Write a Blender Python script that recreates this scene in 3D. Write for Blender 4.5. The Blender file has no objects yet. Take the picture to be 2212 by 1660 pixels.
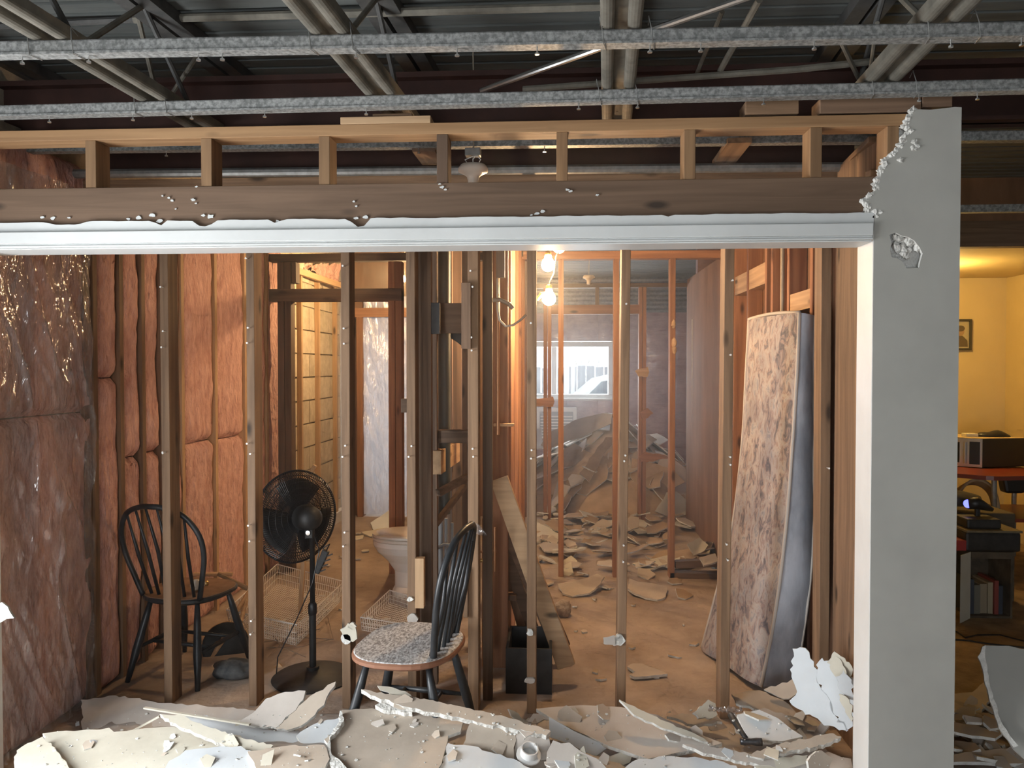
import bpy, bmesh, math, random
from mathutils import Vector, Matrix, noise
V = Vector
R = math.radians
random.seed(7)
scene = bpy.context.scene
col = scene.collection

# ------------------------------------------------------------------ camera
F_PX, CX, CY = 1660.0, 1106.0, 830.0
CAM = V((0, 0, 1.5))
YAW, PITCH = R(3.4), R(1.2)
cam_d = bpy.data.cameras.new('camera')
cam_d.sensor_width = 36.0
cam_d.lens = 36.0 * F_PX / 2212.0
cam_d.clip_start = 0.05
cam = bpy.data.objects.new('camera', cam_d)
col.objects.link(cam)
ROT = Matrix.Rotation(YAW, 3, 'Z') @ Matrix.Rotation(math.pi / 2 - PITCH, 3, 'X')
cam.matrix_world = Matrix.Translation(CAM) @ ROT.to_4x4()
scene.camera = cam

# ------------------------------------------------------------------ world, daylight, exposure
world = bpy.data.worlds.new('sky')
scene.world = world
world.use_nodes = True
bg = world.node_tree.nodes['Background']
bg.inputs[0].default_value = (0.80, 0.90, 1.0, 1)
bg.inputs[1].default_value = 1.5

def area_light(name, loc, rot, sx, sy, power, color, spread=180):
    d = bpy.data.lights.new(name, 'AREA')
    d.shape = 'RECTANGLE'
    d.size, d.size_y = sx, sy
    d.energy = power
    d.color = color
    d.spread = R(spread)
    o = bpy.data.objects.new(name, d)
    col.objects.link(o)
    o.location = loc
    o.rotation_euler = rot
    return o
# daylight behind the film in the rear doorway
area_light('rear_door_daylight', (-1.72, 8.1, 1.15), (R(-90), 0, 0), 0.9, 2.0, 11, (0.88, 0.94, 1.0))
# daylight entering by the side window and the far window; the fill light behind the camera is added
area_light('side_window_daylight', (-2.46, 1.35, 0.88), (0, R(-90), 0), 1.2, 1.6, 86, (0.95, 0.98, 1.0))
area_light('back_fill_light', (-0.75, -3.38, 1.1), (R(90), 0, 0), 2.6, 2.0, 58, (0.94, 0.97, 1.0))
area_light('far_window_daylight', (-0.12, 10.62, 1.5), (R(-90), 0, 0), 1.7, 0.75, 110, (0.84, 0.93, 1.0))
vs = scene.view_settings
vs.view_transform = 'Standard'
vs.look = 'None'
vs.exposure = 0.42
vs.gamma = 1.0
vs.use_curve_mapping = False
scene.cycles.use_denoising = True
scene.cycles.max_bounces = 5
scene.cycles.diffuse_bounces = 3
scene.cycles.transparent_max_bounces = 12
scene.cycles.sample_clamp_indirect = 5.0
scene.cycles.adaptive_threshold = 0.10
scene.cycles.adaptive_min_samples = 12
scene.cycles.volume_bounces = 0
scene.cycles.volume_step_rate = 4.0

# ------------------------------------------------------------------ picture -> place
def ray(px, py):
    d = V(((px - CX) / F_PX, -(py - CY) / F_PX, -1.0))
    return ROT @ d
def at(px, py, Y):
    d = ray(px, py)
    return CAM + d * (Y / d.y)
def atx(px, py, X):
    d = ray(px, py)
    return CAM + d * (X / d.x)
def atz(px, py, Z):
    d = ray(px, py)
    return CAM + d * ((Z - 1.5) / d.z)
def onplane(px, py, p0, n):
    d = ray(px, py)
    return CAM + d * ((p0 - CAM).dot(n) / d.dot(n))

# ------------------------------------------------------------------ materials
def new_mat(name):
    m = bpy.data.materials.new(name)
    m.use_nodes = True
    nt = m.node_tree
    b = nt.nodes['Principled BSDF']
    return m, nt, b
def lk(nt, a, b):
    nt.links.new(a, b)
def c4(c):
    return (c[0], c[1], c[2], 1)

def mottled(name, c1, c2, scale=(8, 8, 8), rough=0.8, bump=0.15, detail=6, metallic=0.0, bscale=None, lo=0.35, hi=0.65, coat=0.0, bdist=0.01, rand=0.0, sheen=0.0):
    m, nt, b = new_mat(name)
    N = nt.nodes
    tc = N.new('ShaderNodeTexCoord')
    mp = N.new('ShaderNodeMapping')
    mp.inputs['Scale'].default_value = scale
    lk(nt, tc.outputs['Object'], mp.inputs['Vector'])
    nz = N.new('ShaderNodeTexNoise')
    nz.inputs['Scale'].default_value = 1.0
    nz.inputs['Detail'].default_value = detail
    nz.inputs['Roughness'].default_value = 0.62
    lk(nt, mp.outputs[0], nz.inputs['Vector'])
    rp = N.new('ShaderNodeValToRGB')
    rp.color_ramp.elements[0].position = lo
    rp.color_ramp.elements[0].color = c4(c1)
    rp.color_ramp.elements[1].position = hi
    rp.color_ramp.elements[1].color = c4(c2)
    lk(nt, nz.outputs['Fac'], rp.inputs[0])
    last = rp.outputs[0]
    if rand:
        oi = N.new('ShaderNodeObjectInfo')
        mr = N.new('ShaderNodeMapRange')
        mr.inputs['To Min'].default_value = 1 - rand
        mr.inputs['To Max'].default_value = 1 + rand
        lk(nt, oi.outputs['Random'], mr.inputs['Value'])
        hs = N.new('ShaderNodeHueSaturation')
        lk(nt, mr.outputs[0], hs.inputs['Value'])
        lk(nt, last, hs.inputs['Color'])
        last = hs.outputs[0]
    lk(nt, last, b.inputs['Base Color'])
    b.inputs['Roughness'].default_value = rough
    b.inputs['Metallic'].default_value = metallic
    if coat:
        b.inputs['Coat Weight'].default_value = coat
        b.inputs['Coat Roughness'].default_value = 0.15
    if bump:
        src = nz
        if bscale:
            mp2 = N.new('ShaderNodeMapping')
            mp2.inputs['Scale'].default_value = bscale
            lk(nt, tc.outputs['Object'], mp2.inputs['Vector'])
            src = N.new('ShaderNodeTexNoise')
            src.inputs['Scale'].default_value = 1.0
            src.inputs['Detail'].default_value = 5
            lk(nt, mp2.outputs[0], src.inputs['Vector'])
        bp = N.new('ShaderNodeBump')
        bp.inputs['Strength'].default_value = bump
        bp.inputs['Distance'].default_value = bdist
        lk(nt, src.outputs['Fac'], bp.inputs['Height'])
        lk(nt, bp.outputs[0], b.inputs['Normal'])
    return m

def wood(name, dark, light, axis='z', rand=0.22, rough=0.75):
    """pine grain running along one axis, with scattered knots"""
    m, nt, b = new_mat(name)
    N = nt.nodes
    tc = N.new('ShaderNodeTexCoord')
    mp = N.new('ShaderNodeMapping')
    s = {'z': (34, 34, 1.6), 'x': (1.6, 34, 34), 'y': (34, 1.6, 34)}[axis]
    mp.inputs['Scale'].default_value = s
    lk(nt, tc.outputs['Object'], mp.inputs['Vector'])
    nz = N.new('ShaderNodeTexNoise')
    nz.inputs['Scale'].default_value = 1.0
    nz.inputs['Detail'].default_value = 5
    nz.inputs['Distortion'].default_value = 0.6
    lk(nt, mp.outputs[0], nz.inputs['Vector'])
    rp = N.new('ShaderNodeValToRGB')
    rp.color_ramp.elements[0].position = 0.3
    rp.color_ramp.elements[0].color = c4(dark)
    rp.color_ramp.elements[1].position = 0.68
    rp.color_ramp.elements[1].color = c4(light)
    lk(nt, nz.outputs['Fac'], rp.inputs[0])
    mp2 = N.new('ShaderNodeMapping')
    s2 = {'z': (9, 9, 3.2), 'x': (3.2, 9, 9), 'y': (9, 3.2, 9)}[axis]
    mp2.inputs['Scale'].default_value = s2
    lk(nt, tc.outputs['Object'], mp2.inputs['Vector'])
    vo = N.new('ShaderNodeTexVoronoi')
    vo.inputs['Scale'].default_value = 1.0
    lk(nt, mp2.outputs[0], vo.inputs['Vector'])
    kr = N.new('ShaderNodeValToRGB')
    kr.color_ramp.elements[0].position = 0.07
    kr.color_ramp.elements[0].color = (1, 1, 1, 1)
    kr.color_ramp.elements[1].position = 0.17
    kr.color_ramp.elements[1].color = (0, 0, 0, 1)
    lk(nt, vo.outputs['Distance'], kr.inputs[0])
    mx = N.new('ShaderNodeMix')
    mx.data_type = 'RGBA'
    lk(nt, kr.outputs[0], mx.inputs[0])
    lk(nt, rp.outputs[0], mx.inputs[6])
    mx.inputs[7].default_value = c4([c * 0.35 for c in dark])
    oi = N.new('ShaderNodeObjectInfo')
    mr = N.new('ShaderNodeMapRange')
    mr.inputs['To Min'].default_value = 1 - rand
    mr.inputs['To Max'].default_value = 1 + rand
    lk(nt, oi.outputs['Random'], mr.inputs['Value'])
    hs = N.new('ShaderNodeHueSaturation')
    lk(nt, mr.outputs[0], hs.inputs['Value'])
    lk(nt, mx.outputs[2], hs.inputs['Color'])
    lk(nt, hs.outputs[0], b.inputs['Base Color'])
    b.inputs['Roughness'].default_value = rough
    bp = N.new('ShaderNodeBump')
    bp.inputs['Strength'].default_value = 0.25
    bp.inputs['Distance'].default_value = 0.004
    lk(nt, nz.outputs['Fac'], bp.inputs['Height'])
    lk(nt, bp.outputs[0], b.inputs['Normal'])
    return m

def plain(name, c, rough=0.5, metallic=0.0, emit=None, strength=0.0):
    m, nt, b = new_mat(name)
    b.inputs['Base Color'].default_value = c4(c)
    b.inputs['Roughness'].default_value = rough
    b.inputs['Metallic'].default_value = metallic
    if emit:
        b.inputs['Emission Color'].default_value = c4(emit)
        b.inputs['Emission Strength'].default_value = strength
    return m

def clear_plastic(name, tint, body, gloss_rough=0.12, bscale=(7, 7, 3), bump=0.8):
    """polythene sheet: mostly see-through, milky body, sharp highlights on its creases"""
    m, nt, b = new_mat(name)
    N = nt.nodes
    N.remove(b)
    out = N['Material Output']
    tr = N.new('ShaderNodeBsdfTransparent')
    tr.inputs[0].default_value = c4(tint)
    df = N.new('ShaderNodeBsdfDiffuse')
    df.inputs[0].default_value = (0.75, 0.75, 0.78, 1)
    gl = N.new('ShaderNodeBsdfGlossy')
    gl.inputs['Roughness'].default_value = gloss_rough
    tc = N.new('ShaderNodeTexCoord')
    mp = N.new('ShaderNodeMapping')
    mp.inputs['Scale'].default_value = bscale
    mp.inputs['Rotation'].default_value = (0.25, 0.1, 0)
    lk(nt, tc.outputs['Object'], mp.inputs[0])
    nz = N.new('ShaderNodeTexNoise')
    nz.inputs['Scale'].default_value = 1.0
    nz.inputs['Detail'].default_value = 4
    nz.inputs['Distortion'].default_value = 1.2
    lk(nt, mp.outputs[0], nz.inputs[0])
    bp = N.new('ShaderNodeBump')
    bp.inputs['Strength'].default_value = bump
    bp.inputs['Distance'].default_value = 0.05
    lk(nt, nz.outputs['Fac'], bp.inputs['Height'])
    lk(nt, bp.outputs[0], gl.inputs['Normal'])
    m1 = N.new('ShaderNodeMixShader')
    m1.inputs[0].default_value = body
    lk(nt, tr.outputs[0], m1.inputs[1])
    lk(nt, df.outputs[0], m1.inputs[2])
    lw = N.new('ShaderNodeLayerWeight')
    lw.inputs['Blend'].default_value = 0.25
    mr = N.new('ShaderNodeMapRange')
    mr.inputs['To Min'].default_value = 0.20
    mr.inputs['To Max'].default_value = 0.5
    lk(nt, lw.outputs['Fresnel'], mr.inputs['Value'])
    m2 = N.new('ShaderNodeMixShader')
    lk(nt, mr.outputs[0], m2.inputs[0])
    lk(nt, m1.outputs[0], m2.inputs[1])
    lk(nt, gl.outputs[0], m2.inputs[2])
    lk(nt, m2.outputs[0], out.inputs[0])
    return m

M = {}
for ax in 'xyz':
    M['pine_' + ax] = wood('weathered_pine_' + ax, (0.13, 0.074, 0.040), (0.27, 0.163, 0.092), ax)
    M['old_' + ax] = wood('old_and_shaded_pine_' + ax, (0.085, 0.05, 0.03), (0.18, 0.11, 0.068), ax)  # old wood, and studs darkened to stand for shade
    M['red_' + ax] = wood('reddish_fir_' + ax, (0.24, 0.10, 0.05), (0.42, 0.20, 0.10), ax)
    M['pale_' + ax] = wood('pale_pine_' + ax, (0.38, 0.24, 0.13), (0.56, 0.37, 0.21), ax, rand=0.15)
M['beam'] = wood('stained_beam', (0.105, 0.063, 0.037), (0.165, 0.102, 0.063), 'x', rand=0.05)
M['board_back'] = mottled('brown_board_back', (0.17, 0.085, 0.045), (0.26, 0.135, 0.075), (5, 5, 1.2), 0.85, 0.1)
M['insul'] = mottled('pink_glass_wool', (0.50, 0.255, 0.215), (0.80, 0.51, 0.445), (22, 22, 10), 0.95, 1.0, 9, lo=0.3, hi=0.7, bscale=(46, 46, 20), bdist=0.03, rand=0.08)
M['insul_wrap'] = mottled('pink_wool_behind_film', (0.30, 0.17, 0.165), (0.46, 0.29, 0.275), (4, 4, 5), 0.45, 0.7, 6, bscale=(3, 3, 16), bdist=0.03, coat=0.7)
M['film'] = clear_plastic('clear_polythene', (0.97, 0.96, 0.97), 0.13, 0.10, bscale=(9, 9, 3.5), bump=0.75)
M['silver'] = mottled('milky_crinkled_film', (0.55, 0.53, 0.55), (0.80, 0.79, 0.80), (7, 7, 3), 0.18, 1.0, 5, 0.45, bscale=(13, 13, 5), bdist=0.05)
_b = M['silver'].node_tree
_t = _b.nodes.new('ShaderNodeBsdfTranslucent'); _t.inputs[0].default_value = (0.80, 0.80, 0.84, 1)
_x = _b.nodes.new('ShaderNodeMixShader'); _x.inputs[0].default_value = 0.25
_b.links.new(_b.nodes['Principled BSDF'].outputs[0], _x.inputs[1]); _b.links.new(_t.outputs[0], _x.inputs[2]); _b.links.new(_x.outputs[0], _b.nodes['Material Output'].inputs[0])
M['block'] = mottled('concrete_block', (0.44, 0.37, 0.27), (0.60, 0.52, 0.40), (14, 14, 14), 0.92, 0.5, 7, bscale=(70, 70, 70), bdist=0.004, rand=0.1)
M['mortar'] = mottled('mortar', (0.36, 0.31, 0.24), (0.46, 0.40, 0.31), (20, 20, 20), 0.95, 0.4)
M['wallpaint'] = mottled('grey_white_wall_paint', (0.345, 0.34, 0.31), (0.40, 0.395, 0.36), (2.5, 2.5, 2.5), 0.7, 0.08, 4, bscale=(60, 60, 60), bdist=0.003)
M['trim'] = mottled('white_trim_paint', (0.56, 0.575, 0.565), (0.62, 0.635, 0.625), (3, 3, 3), 0.45, 0.03)
M['jamb'] = mottled('white_jamb_paint', (0.60, 0.59, 0.57), (0.66, 0.655, 0.635), (6, 6, 4), 0.5, 0.12, bscale=(16, 16, 16), bdist=0.006)
M['gyp'] = mottled('broken_gypsum', (0.58, 0.57, 0.53), (0.78, 0.77, 0.73), (25, 25, 25), 0.95, 1.0, 6, bscale=(60, 60, 60), bdist=0.01)
M['paper'] = mottled('tan_gypsum_paper', (0.44, 0.37, 0.30), (0.55, 0.47, 0.385), (5, 5, 5), 0.9, 0.12, 6, bscale=(30, 30, 30), bdist=0.006, rand=0.12)
M['paper_grey'] = mottled('grey_gypsum_paper', (0.46, 0.41, 0.365), (0.56, 0.51, 0.46), (5, 5, 5), 0.9, 0.1, 6, bscale=(30, 30, 30), bdist=0.006, rand=0.1)
M['cream'] = mottled('cream_gypsum_paper', (0.54, 0.50, 0.41), (0.66, 0.62, 0.52), (4, 4, 4), 0.85, 0.1, 6, bscale=(26, 26, 26), bdist=0.005)
M['white'] = mottled('white_painted_drywall', (0.62, 0.65, 0.67), (0.72, 0.75, 0.77), (4, 4, 4), 0.7, 0.06)
M['brownpaper'] = mottled('dusty_brown_paper', (0.34, 0.24, 0.15), (0.50, 0.37, 0.25), (4, 4, 4), 0.9, 0.15, rand=0.2)
M['galv'] = mottled('galvanised_steel', (0.17, 0.175, 0.17), (0.36, 0.365, 0.355), (75, 75, 75), 0.62, 0.1, 6, 0.35, lo=0.40, hi=0.62)
M['galvdull'] = mottled('dull_galvanised_steel', (0.22, 0.22, 0.21), (0.32, 0.32, 0.31), (30, 30, 30), 0.5, 0.05, 4, 0.6)
M['joist'] = mottled('dusty_joist_paint', (0.105, 0.097, 0.078), (0.175, 0.16, 0.13), (14, 14, 14), 0.8, 0.1, rand=0.05)
M['joist_dark'] = mottled('dark_joist_steel', (0.045, 0.045, 0.043), (0.085, 0.082, 0.078), (14, 14, 14), 0.7, 0.1)
M['deck'] = mottled('dark_steel_deck', (0.085, 0.092, 0.088), (0.14, 0.15, 0.143), (1.5, 12, 6), 0.75, 0.1, 5, 0.1)
M['redsteel'] = mottled('red_primed_steel', (0.035, 0.013, 0.009), (0.06, 0.022, 0.015), (6, 6, 6), 0.7, 0.1)
M['floor'] = mottled('dusty_brown_floor', (0.29, 0.215, 0.165), (0.47, 0.375, 0.30), (2.2, 2.2, 2.2), 0.95, 0.5, 9, bscale=(30, 30, 30), bdist=0.012)
M['carpet'] = mottled('brown_carpet', (0.18, 0.115, 0.06), (0.36, 0.25, 0.14), (6, 6, 6), 0.97, 0.8, 9, bscale=(70, 70, 70), bdist=0.012)
M['black'] = plain('black_paint', (0.012, 0.012, 0.014), 0.42)
M['blackdull'] = mottled('dusty_black_plastic', (0.010, 0.010, 0.011), (0.03, 0.029, 0.028), (20, 20, 20), 0.55, 0.05)
M['black_worn'] = mottled('worn_black_paint', (0.012, 0.014, 0.016), (0.035, 0.038, 0.042), (20, 20, 8), 0.4, 0.08)
M['seat'] = mottled('dusty_wooden_seat', (0.22, 0.12, 0.065), (0.36, 0.22, 0.13), (12, 12, 12), 0.6, 0.05)
M['seat_dust'] = mottled('plaster_dusted_seat', (0.22, 0.20, 0.19), (0.72, 0.71, 0.70), (120, 60, 60), 0.85, 0.3, 8, lo=0.36, hi=0.60)
M['seat_edge'] = plain('brown_seat_edge', (0.26, 0.12, 0.07), 0.5)
M['porcelain'] = plain('porcelain', (0.72, 0.68, 0.62), 0.25)
M['ceramic'] = plain('old_porcelain_holder', (0.62, 0.55, 0.47), 0.35)
M['brass'] = plain('brass', (0.62, 0.42, 0.16), 0.35, 0.9)
M['steel'] = plain('bright_steel', (0.75, 0.75, 0.74), 0.28, 1.0)
M['nail'] = plain('pale_drywall_screw', (0.80, 0.79, 0.76), 0.5)
M['wire'] = plain('white_steel_wire', (0.68, 0.65, 0.61), 0.4)
M['wirebrown'] = plain('rusty_steel_wire', (0.20, 0.14, 0.10), 0.6)
M['copper'] = plain('dull_copper', (0.40, 0.20, 0.10), 0.45, 0.7)
M['pvc'] = plain('grey_pvc', (0.30, 0.31, 0.32), 0.5)
M['stack'] = plain('grey_green_vent_stack', (0.10, 0.10, 0.085), 0.55)
M['pvc_white'] = plain('white_pvc', (0.70, 0.70, 0.69), 0.4)
M['cable'] = plain('armoured_cable', (0.34, 0.29, 0.23), 0.5, 0.3)
M['bulb'] = plain('lit_bulb_glass', (1, 0.9, 0.7), 0.3, 0, (1.0, 0.65, 0.34), 560.0)
M['bulb_strong'] = plain('bright_bulb_glass', (1, 0.9, 0.7), 0.3, 0, (1.0, 0.64, 0.30), 1500.0)
M['bulb_off'] = plain('unlit_frosted_bulb', (0.82, 0.78, 0.70), 0.25)

# ------------------------------------------------------------------ mesh collector
class MB:
    def __init__(self):
        self.v, self.f, self.m = [], [], []
    def poly(self, pts, mi=0):
        i = len(self.v)
        self.v += [V(p) for p in pts]
        self.f.append(list(range(i, i + len(pts))))
        self.m.append(mi)
    def hexa(self, b, t, mi=0):
        """b, t: two rings of n points, joined and capped"""
        n = len(b)
        i = len(self.v)
        self.v += [V(p) for p in b] + [V(p) for p in t]
        self.f.append(list(range(i + n - 1, i - 1, -1)))
        self.f.append(list(range(i + n, i + 2 * n)))
        for k in range(n):
            self.f.append([i + k, i + (k + 1) % n, i + n + (k + 1) % n, i + n + k])
        self.m += [mi] * (n + 2)
        return self
    def box(self, lo, hi, mi=0):
        x0, y0, z0 = lo
        x1, y1, z1 = hi
        return self.hexa([(x0, y0, z0), (x1, y0, z0), (x1, y1, z0), (x0, y1, z0)],
                         [(x0, y0, z1), (x1, y0, z1), (x1, y1, z1), (x0, y1, z1)], mi)
    def obox(self, c, ax, ay, az, mi=0):
        """box with centre c and half-axis vectors"""
        c, ax, ay, az = V(c), V(ax), V(ay), V(az)
        return self.hexa([c - ax - ay - az, c + ax - ay - az, c + ax + ay - az, c - ax + ay - az],
                         [c - ax - ay + az, c + ax - ay + az, c + ax + ay + az, c - ax + ay + az], mi)
    def bar(self, p0, p1, w, d, up=(0, 0, 1), mi=0):
        """plank from p0 to p1: w across, d along up"""
        p0, p1 = V(p0), V(p1)
        a = (p1 - p0).normalized()
        u = V(up)
        u = (u - a * u.dot(a)).normalized()
        s = a.cross(u)
        return self.obox((p0 + p1) / 2, (p1 - p0) / 2, s * w / 2, u * d / 2, mi)
    def prism(self, pts, off, mi=0, ms=None):
        """planar outline pts pushed along off; ms: material of the rim"""
        n = len(pts)
        i = len(self.v)
        off = V(off)
        nrm = V((0, 0, 0))
        for k in range(n):
            a, b = V(pts[k]), V(pts[(k + 1) % n])
            nrm += a.cross(b)
        if nrm.dot(off) > 0:
            pts = pts[::-1]
        self.v += [V(p) for p in pts] + [V(p) + off for p in pts]
        self.f.append(list(range(i, i + n)))
        self.f.append(list(range(i + 2 * n - 1, i + n - 1, -1)))
        self.m += [mi, mi]
        for k in range(n):
            self.f.append([i + (k + 1) % n, i + k, i + n + k, i + n + (k + 1) % n])
            self.m.append(mi if ms is None else ms)
        return self
    def tube(self, path, r, n=8, mi=0, closed=False, caps=True):
        P = [V(p) for p in path]
        k = len(P)
        rr = r if isinstance(r, (list, tuple)) else [r] * k
        rings = []
        prev = None
        for i in range(k):
            if closed:
                t = P[(i + 1) % k] - P[i - 1]
            else:
                t = P[min(i + 1, k - 1)] - P[max(i - 1, 0)]
            t.normalize()
            if prev is None:
                ref = V((0, 0, 1)) if abs(t.z) < 0.9 else V((1, 0, 0))
                u = (ref - t * ref.dot(t)).normalized()
            else:
                u = (prev - t * prev.dot(t)).normalized()
            prev = u
            w = t.cross(u)
            base = len(self.v)
            for j in range(n):
                a = 2 * math.pi * j / n
                self.v.append(P[i] + (u * math.cos(a) + w * math.sin(a)) * rr[i])
            rings.append(base)
        for i in range(k if closed else k - 1):
            a, b = rings[i], rings[(i + 1) % k]
            for j in range(n):
                self.f.append([a + j, a + (j + 1) % n, b + (j + 1) % n, b + j])
                self.m.append(mi)
        if caps and not closed:
            self.f.append([rings[0] + j for j in range(n)][::-1])
            self.f.append([rings[-1] + j for j in range(n)])
            self.m += [mi, mi]
        return self
    def lathe(self, prof, c, axis=(0, 0, 1), n=20, mi=0, sx=1.0, sy=1.0, ref=None):
        """prof: (radius, height) pairs along axis from c"""
        a = V(axis).normalized()
        u = V(ref) if ref else (V((1, 0, 0)) if abs(a.x) < 0.9 else V((0, 1, 0)))
        u = (u - a * u.dot(a)).normalized()
        w = a.cross(u)
        c = V(c)
        rings = []
        for (r, h) in prof:
            base = len(self.v)
            for j in range(n):
                t = 2 * math.pi * j / n
                self.v.append(c + a * h + u * math.cos(t) * r * sx + w * math.sin(t) * r * sy)
            rings.append(base)
        for p, q in zip(rings, rings[1:]):
            for j in range(n):
                self.f.append([p + j, p + (j + 1) % n, q + (j + 1) % n, q + j])
                self.m.append(mi)
        if prof[0][0] > 1e-4:
            self.f.append([rings[0] + j for j in range(n)][::-1])
            self.m.append(mi)
        if prof[-1][0] > 1e-4:
            self.f.append([rings[-1] + j for j in range(n)])
            self.m.append(mi)
        return self
    def grid(self, nu, nv, fn, mi=0):
        base = len(self.v)
        for j in range(nv + 1):
            for i in range(nu + 1):
                self.v.append(V(fn(i / nu, j / nv)))
        for j in range(nv):
            for i in range(nu):
                a = base + j * (nu + 1) + i
                self.f.append([a, a + 1, a + nu + 2, a + nu + 1])
                self.m.append(mi)
        return self
    def sphere(self, c, r, n=16, m=10, mi=0):
        rx, ry, rz = r if isinstance(r, (tuple, list)) else (r, r, r)
        c = V(c)
        prof = []
        base = len(self.v)
        for j in range(m + 1):
            t = math.pi * j / m
            for i in range(n):
                a = 2 * math.pi * i / n
                self.v.append(c + V((rx * math.sin(t) * math.cos(a), ry * math.sin(t) * math.sin(a), -rz * math.cos(t))))
        for j in range(m):
            for i in range(n):
                a, b = base + j * n + i, base + j * n + (i + 1) % n
                self.f.append([a, b, b + n, a + n])
                self.m.append(mi)
        return self
    def mesh(self, name, mats, org=(0, 0, 0), smooth=False):
        me = bpy.data.meshes.new(name)
        o = V(org)
        me.from_pydata([tuple(p - o) for p in self.v], [], self.f)
        for mt in mats:
            me.materials.append(mt)
        if len(mats) > 1:
            me.polygons.foreach_set('material_index', self.m)
        if smooth:
            me.polygons.foreach_set('use_smooth', [True] * len(me.polygons))
        me.validate()
        me.update()
        return me

def mats_of(m):
    if isinstance(m, (list, tuple)):
        return [M[x] if isinstance(x, str) else x for x in m]
    return [M[m] if isinstance(m, str) else m]

WORLD_LOC = {}
def wloc(o):
    p = V((0, 0, 0))
    while o is not None:
        p = p + o.location
        o = o.parent
    return p

def tag(o, label=None, cat=None, group=None, kind=None):
    if label: o['label'] = label
    if cat: o['category'] = cat
    if group: o['group'] = group
    if kind: o['kind'] = kind
    return o

def thing(name, loc, label, cat, group=None, kind=None):
    o = bpy.data.objects.new(name, None)
    o.empty_display_size = 0.1
    col.objects.link(o)
    o.location = V(loc)
    return tag(o, label, cat, group, kind)

def build(mb, name, mat, parent=None, smooth=False, bevel=0.0, label=None, cat=None, group=None, kind=None, org=None, auto=False):
    """one mesh object; its own origin at its middle (top level) or at its parent's"""
    if parent is not None:
        base = wloc(parent)
    elif org is not None:
        base = V(org)
    else:
        lo = V([min(p[i] for p in mb.v) for i in range(3)])
        hi = V([max(p[i] for p in mb.v) for i in range(3)])
        base = V(((lo.x + hi.x) / 2, (lo.y + hi.y) / 2, lo.z))
    me = mb.mesh(name, mats_of(mat), base, smooth)
    o = bpy.data.objects.new(name, me)
    col.objects.link(o)
    if parent is not None:
        o.parent = parent
    else:
        o.location = base
    if bevel:
        b = o.modifiers.new('bevel', 'BEVEL')
        b.width = bevel
        b.segments = 2
        b.limit_method = 'ANGLE'
    if auto:
        w = o.modifiers.new('edges', 'EDGE_SPLIT')
        w.split_angle = R(40)
    return tag(o, label, cat, group, kind)

def wall(name, label, loc=(0, 0, 0), cat='wall'):
    return thing(name, loc, label, cat, kind='structure')

def jag(pts, step=0.03, amp=0.006, rnd=None):
    """break straight edges of a planar outline into a torn line"""
    rnd = rnd or random
    out = []
    n = len(pts)
    c = sum((V(p) for p in pts), V((0, 0, 0))) / n
    for k in range(n):
        a, b = V(pts[k]), V(pts[(k + 1) % n])
        L = (b - a).length
        m = max(1, int(L / step))
        for i in range(m):
            p = a.lerp(b, i / m)
            if i:
                d = (p - c)
                t = (b - a).normalized()
                d = (d - t * d.dot(t))
                if d.length > 1e-6:
                    p = p + d.normalized() * rnd.uniform(-amp, amp)
                p = p + t * rnd.uniform(-0.25, 0.25) * L / m
            out.append(p)
    return out

def post(pxt, pxb, Y, z0=0.0, z1=2.295, w=0.038, d=0.089, yt=560, yb=1450):
    """upright whose front left edge passes through the two picture points at depth Y"""
    a, b = at(pxt, yt, Y), at(pxb, yb, Y)
    def xz(z):
        return b.x + (a.x - b.x) * (z - b.z) / (a.z - b.z)
    x0, x1 = xz(z0), xz(z1)
    mb = MB()
    mb.hexa([(x0, Y, z0), (x0 + w, Y, z0), (x0 + w, Y + d, z0), (x0, Y + d, z0)],
            [(x1, Y, z1), (x1 + w, Y, z1), (x1 + w, Y + d, z1), (x1, Y + d, z1)])
    return mb, xz

# a drywall screw, shared by all of them
_s = MB()
_s.lathe([(0.0016, -0.012), (0.0016, 0.012), (0.0045, 0.016), (0.0045, 0.018)], (0, 0, 0), (0, -1, 0), 6)
SCREW = _s.mesh('screw', [M['nail']])
_s = MB()
_s.lathe([(0.0018, 0.0), (0.0018, -0.014), (0.0065, -0.017), (0.0065, -0.021)], (0, 0, 0), (0, 0, 1), 6)
SCREW_DOWN = _s.mesh('hanging_screw', [M['steel']])
def screw(p, parent, me=None, name='screw'):
    o = bpy.data.objects.new(name, me or SCREW)
    col.objects.link(o)
    o.parent = parent
    o.location = V(p) - wloc(parent)
    return o

def slab(name, label, px, ref, n, th=0.013, mat=('paper', 'gyp'), cat='drywall', group=None, step=0.035, amp=0.006, seed=0, bend=0.0):
    """a broken sheet: outline seen in the picture, on the plane through ref (px, py, Y) with normal n, of real thickness"""
    rnd = random.Random(seed or sum(ord(c) * (i + 3) for i, c in enumerate(label)))
    n = V(n).normalized()
    p0 = at(*ref)
    pts = [onplane(x, y, p0, n) for x, y in px]
    pts = jag(pts, step, amp, rnd)
    mb = MB()
    mb.prism(pts, -n * th, 0, 1 if len(mats_of(mat)) > 1 else None)
    return build(mb, name, mat, label=label, cat=cat, group=group)

# ================================================================== SETTING
YF = 2.60          # front face of the front wall
YB = 3.30          # studs of the closet's back wall
YP = 5.50          # partition with the doorway
YR = 7.60          # next partition
YW = 10.50         # far wall with the window
XL = -2.10         # left wall
XR = 1.17          # right wall of the stripped rooms
ZP = 2.33          # top of plates
ZD = 2.73          # roof deck

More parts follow.
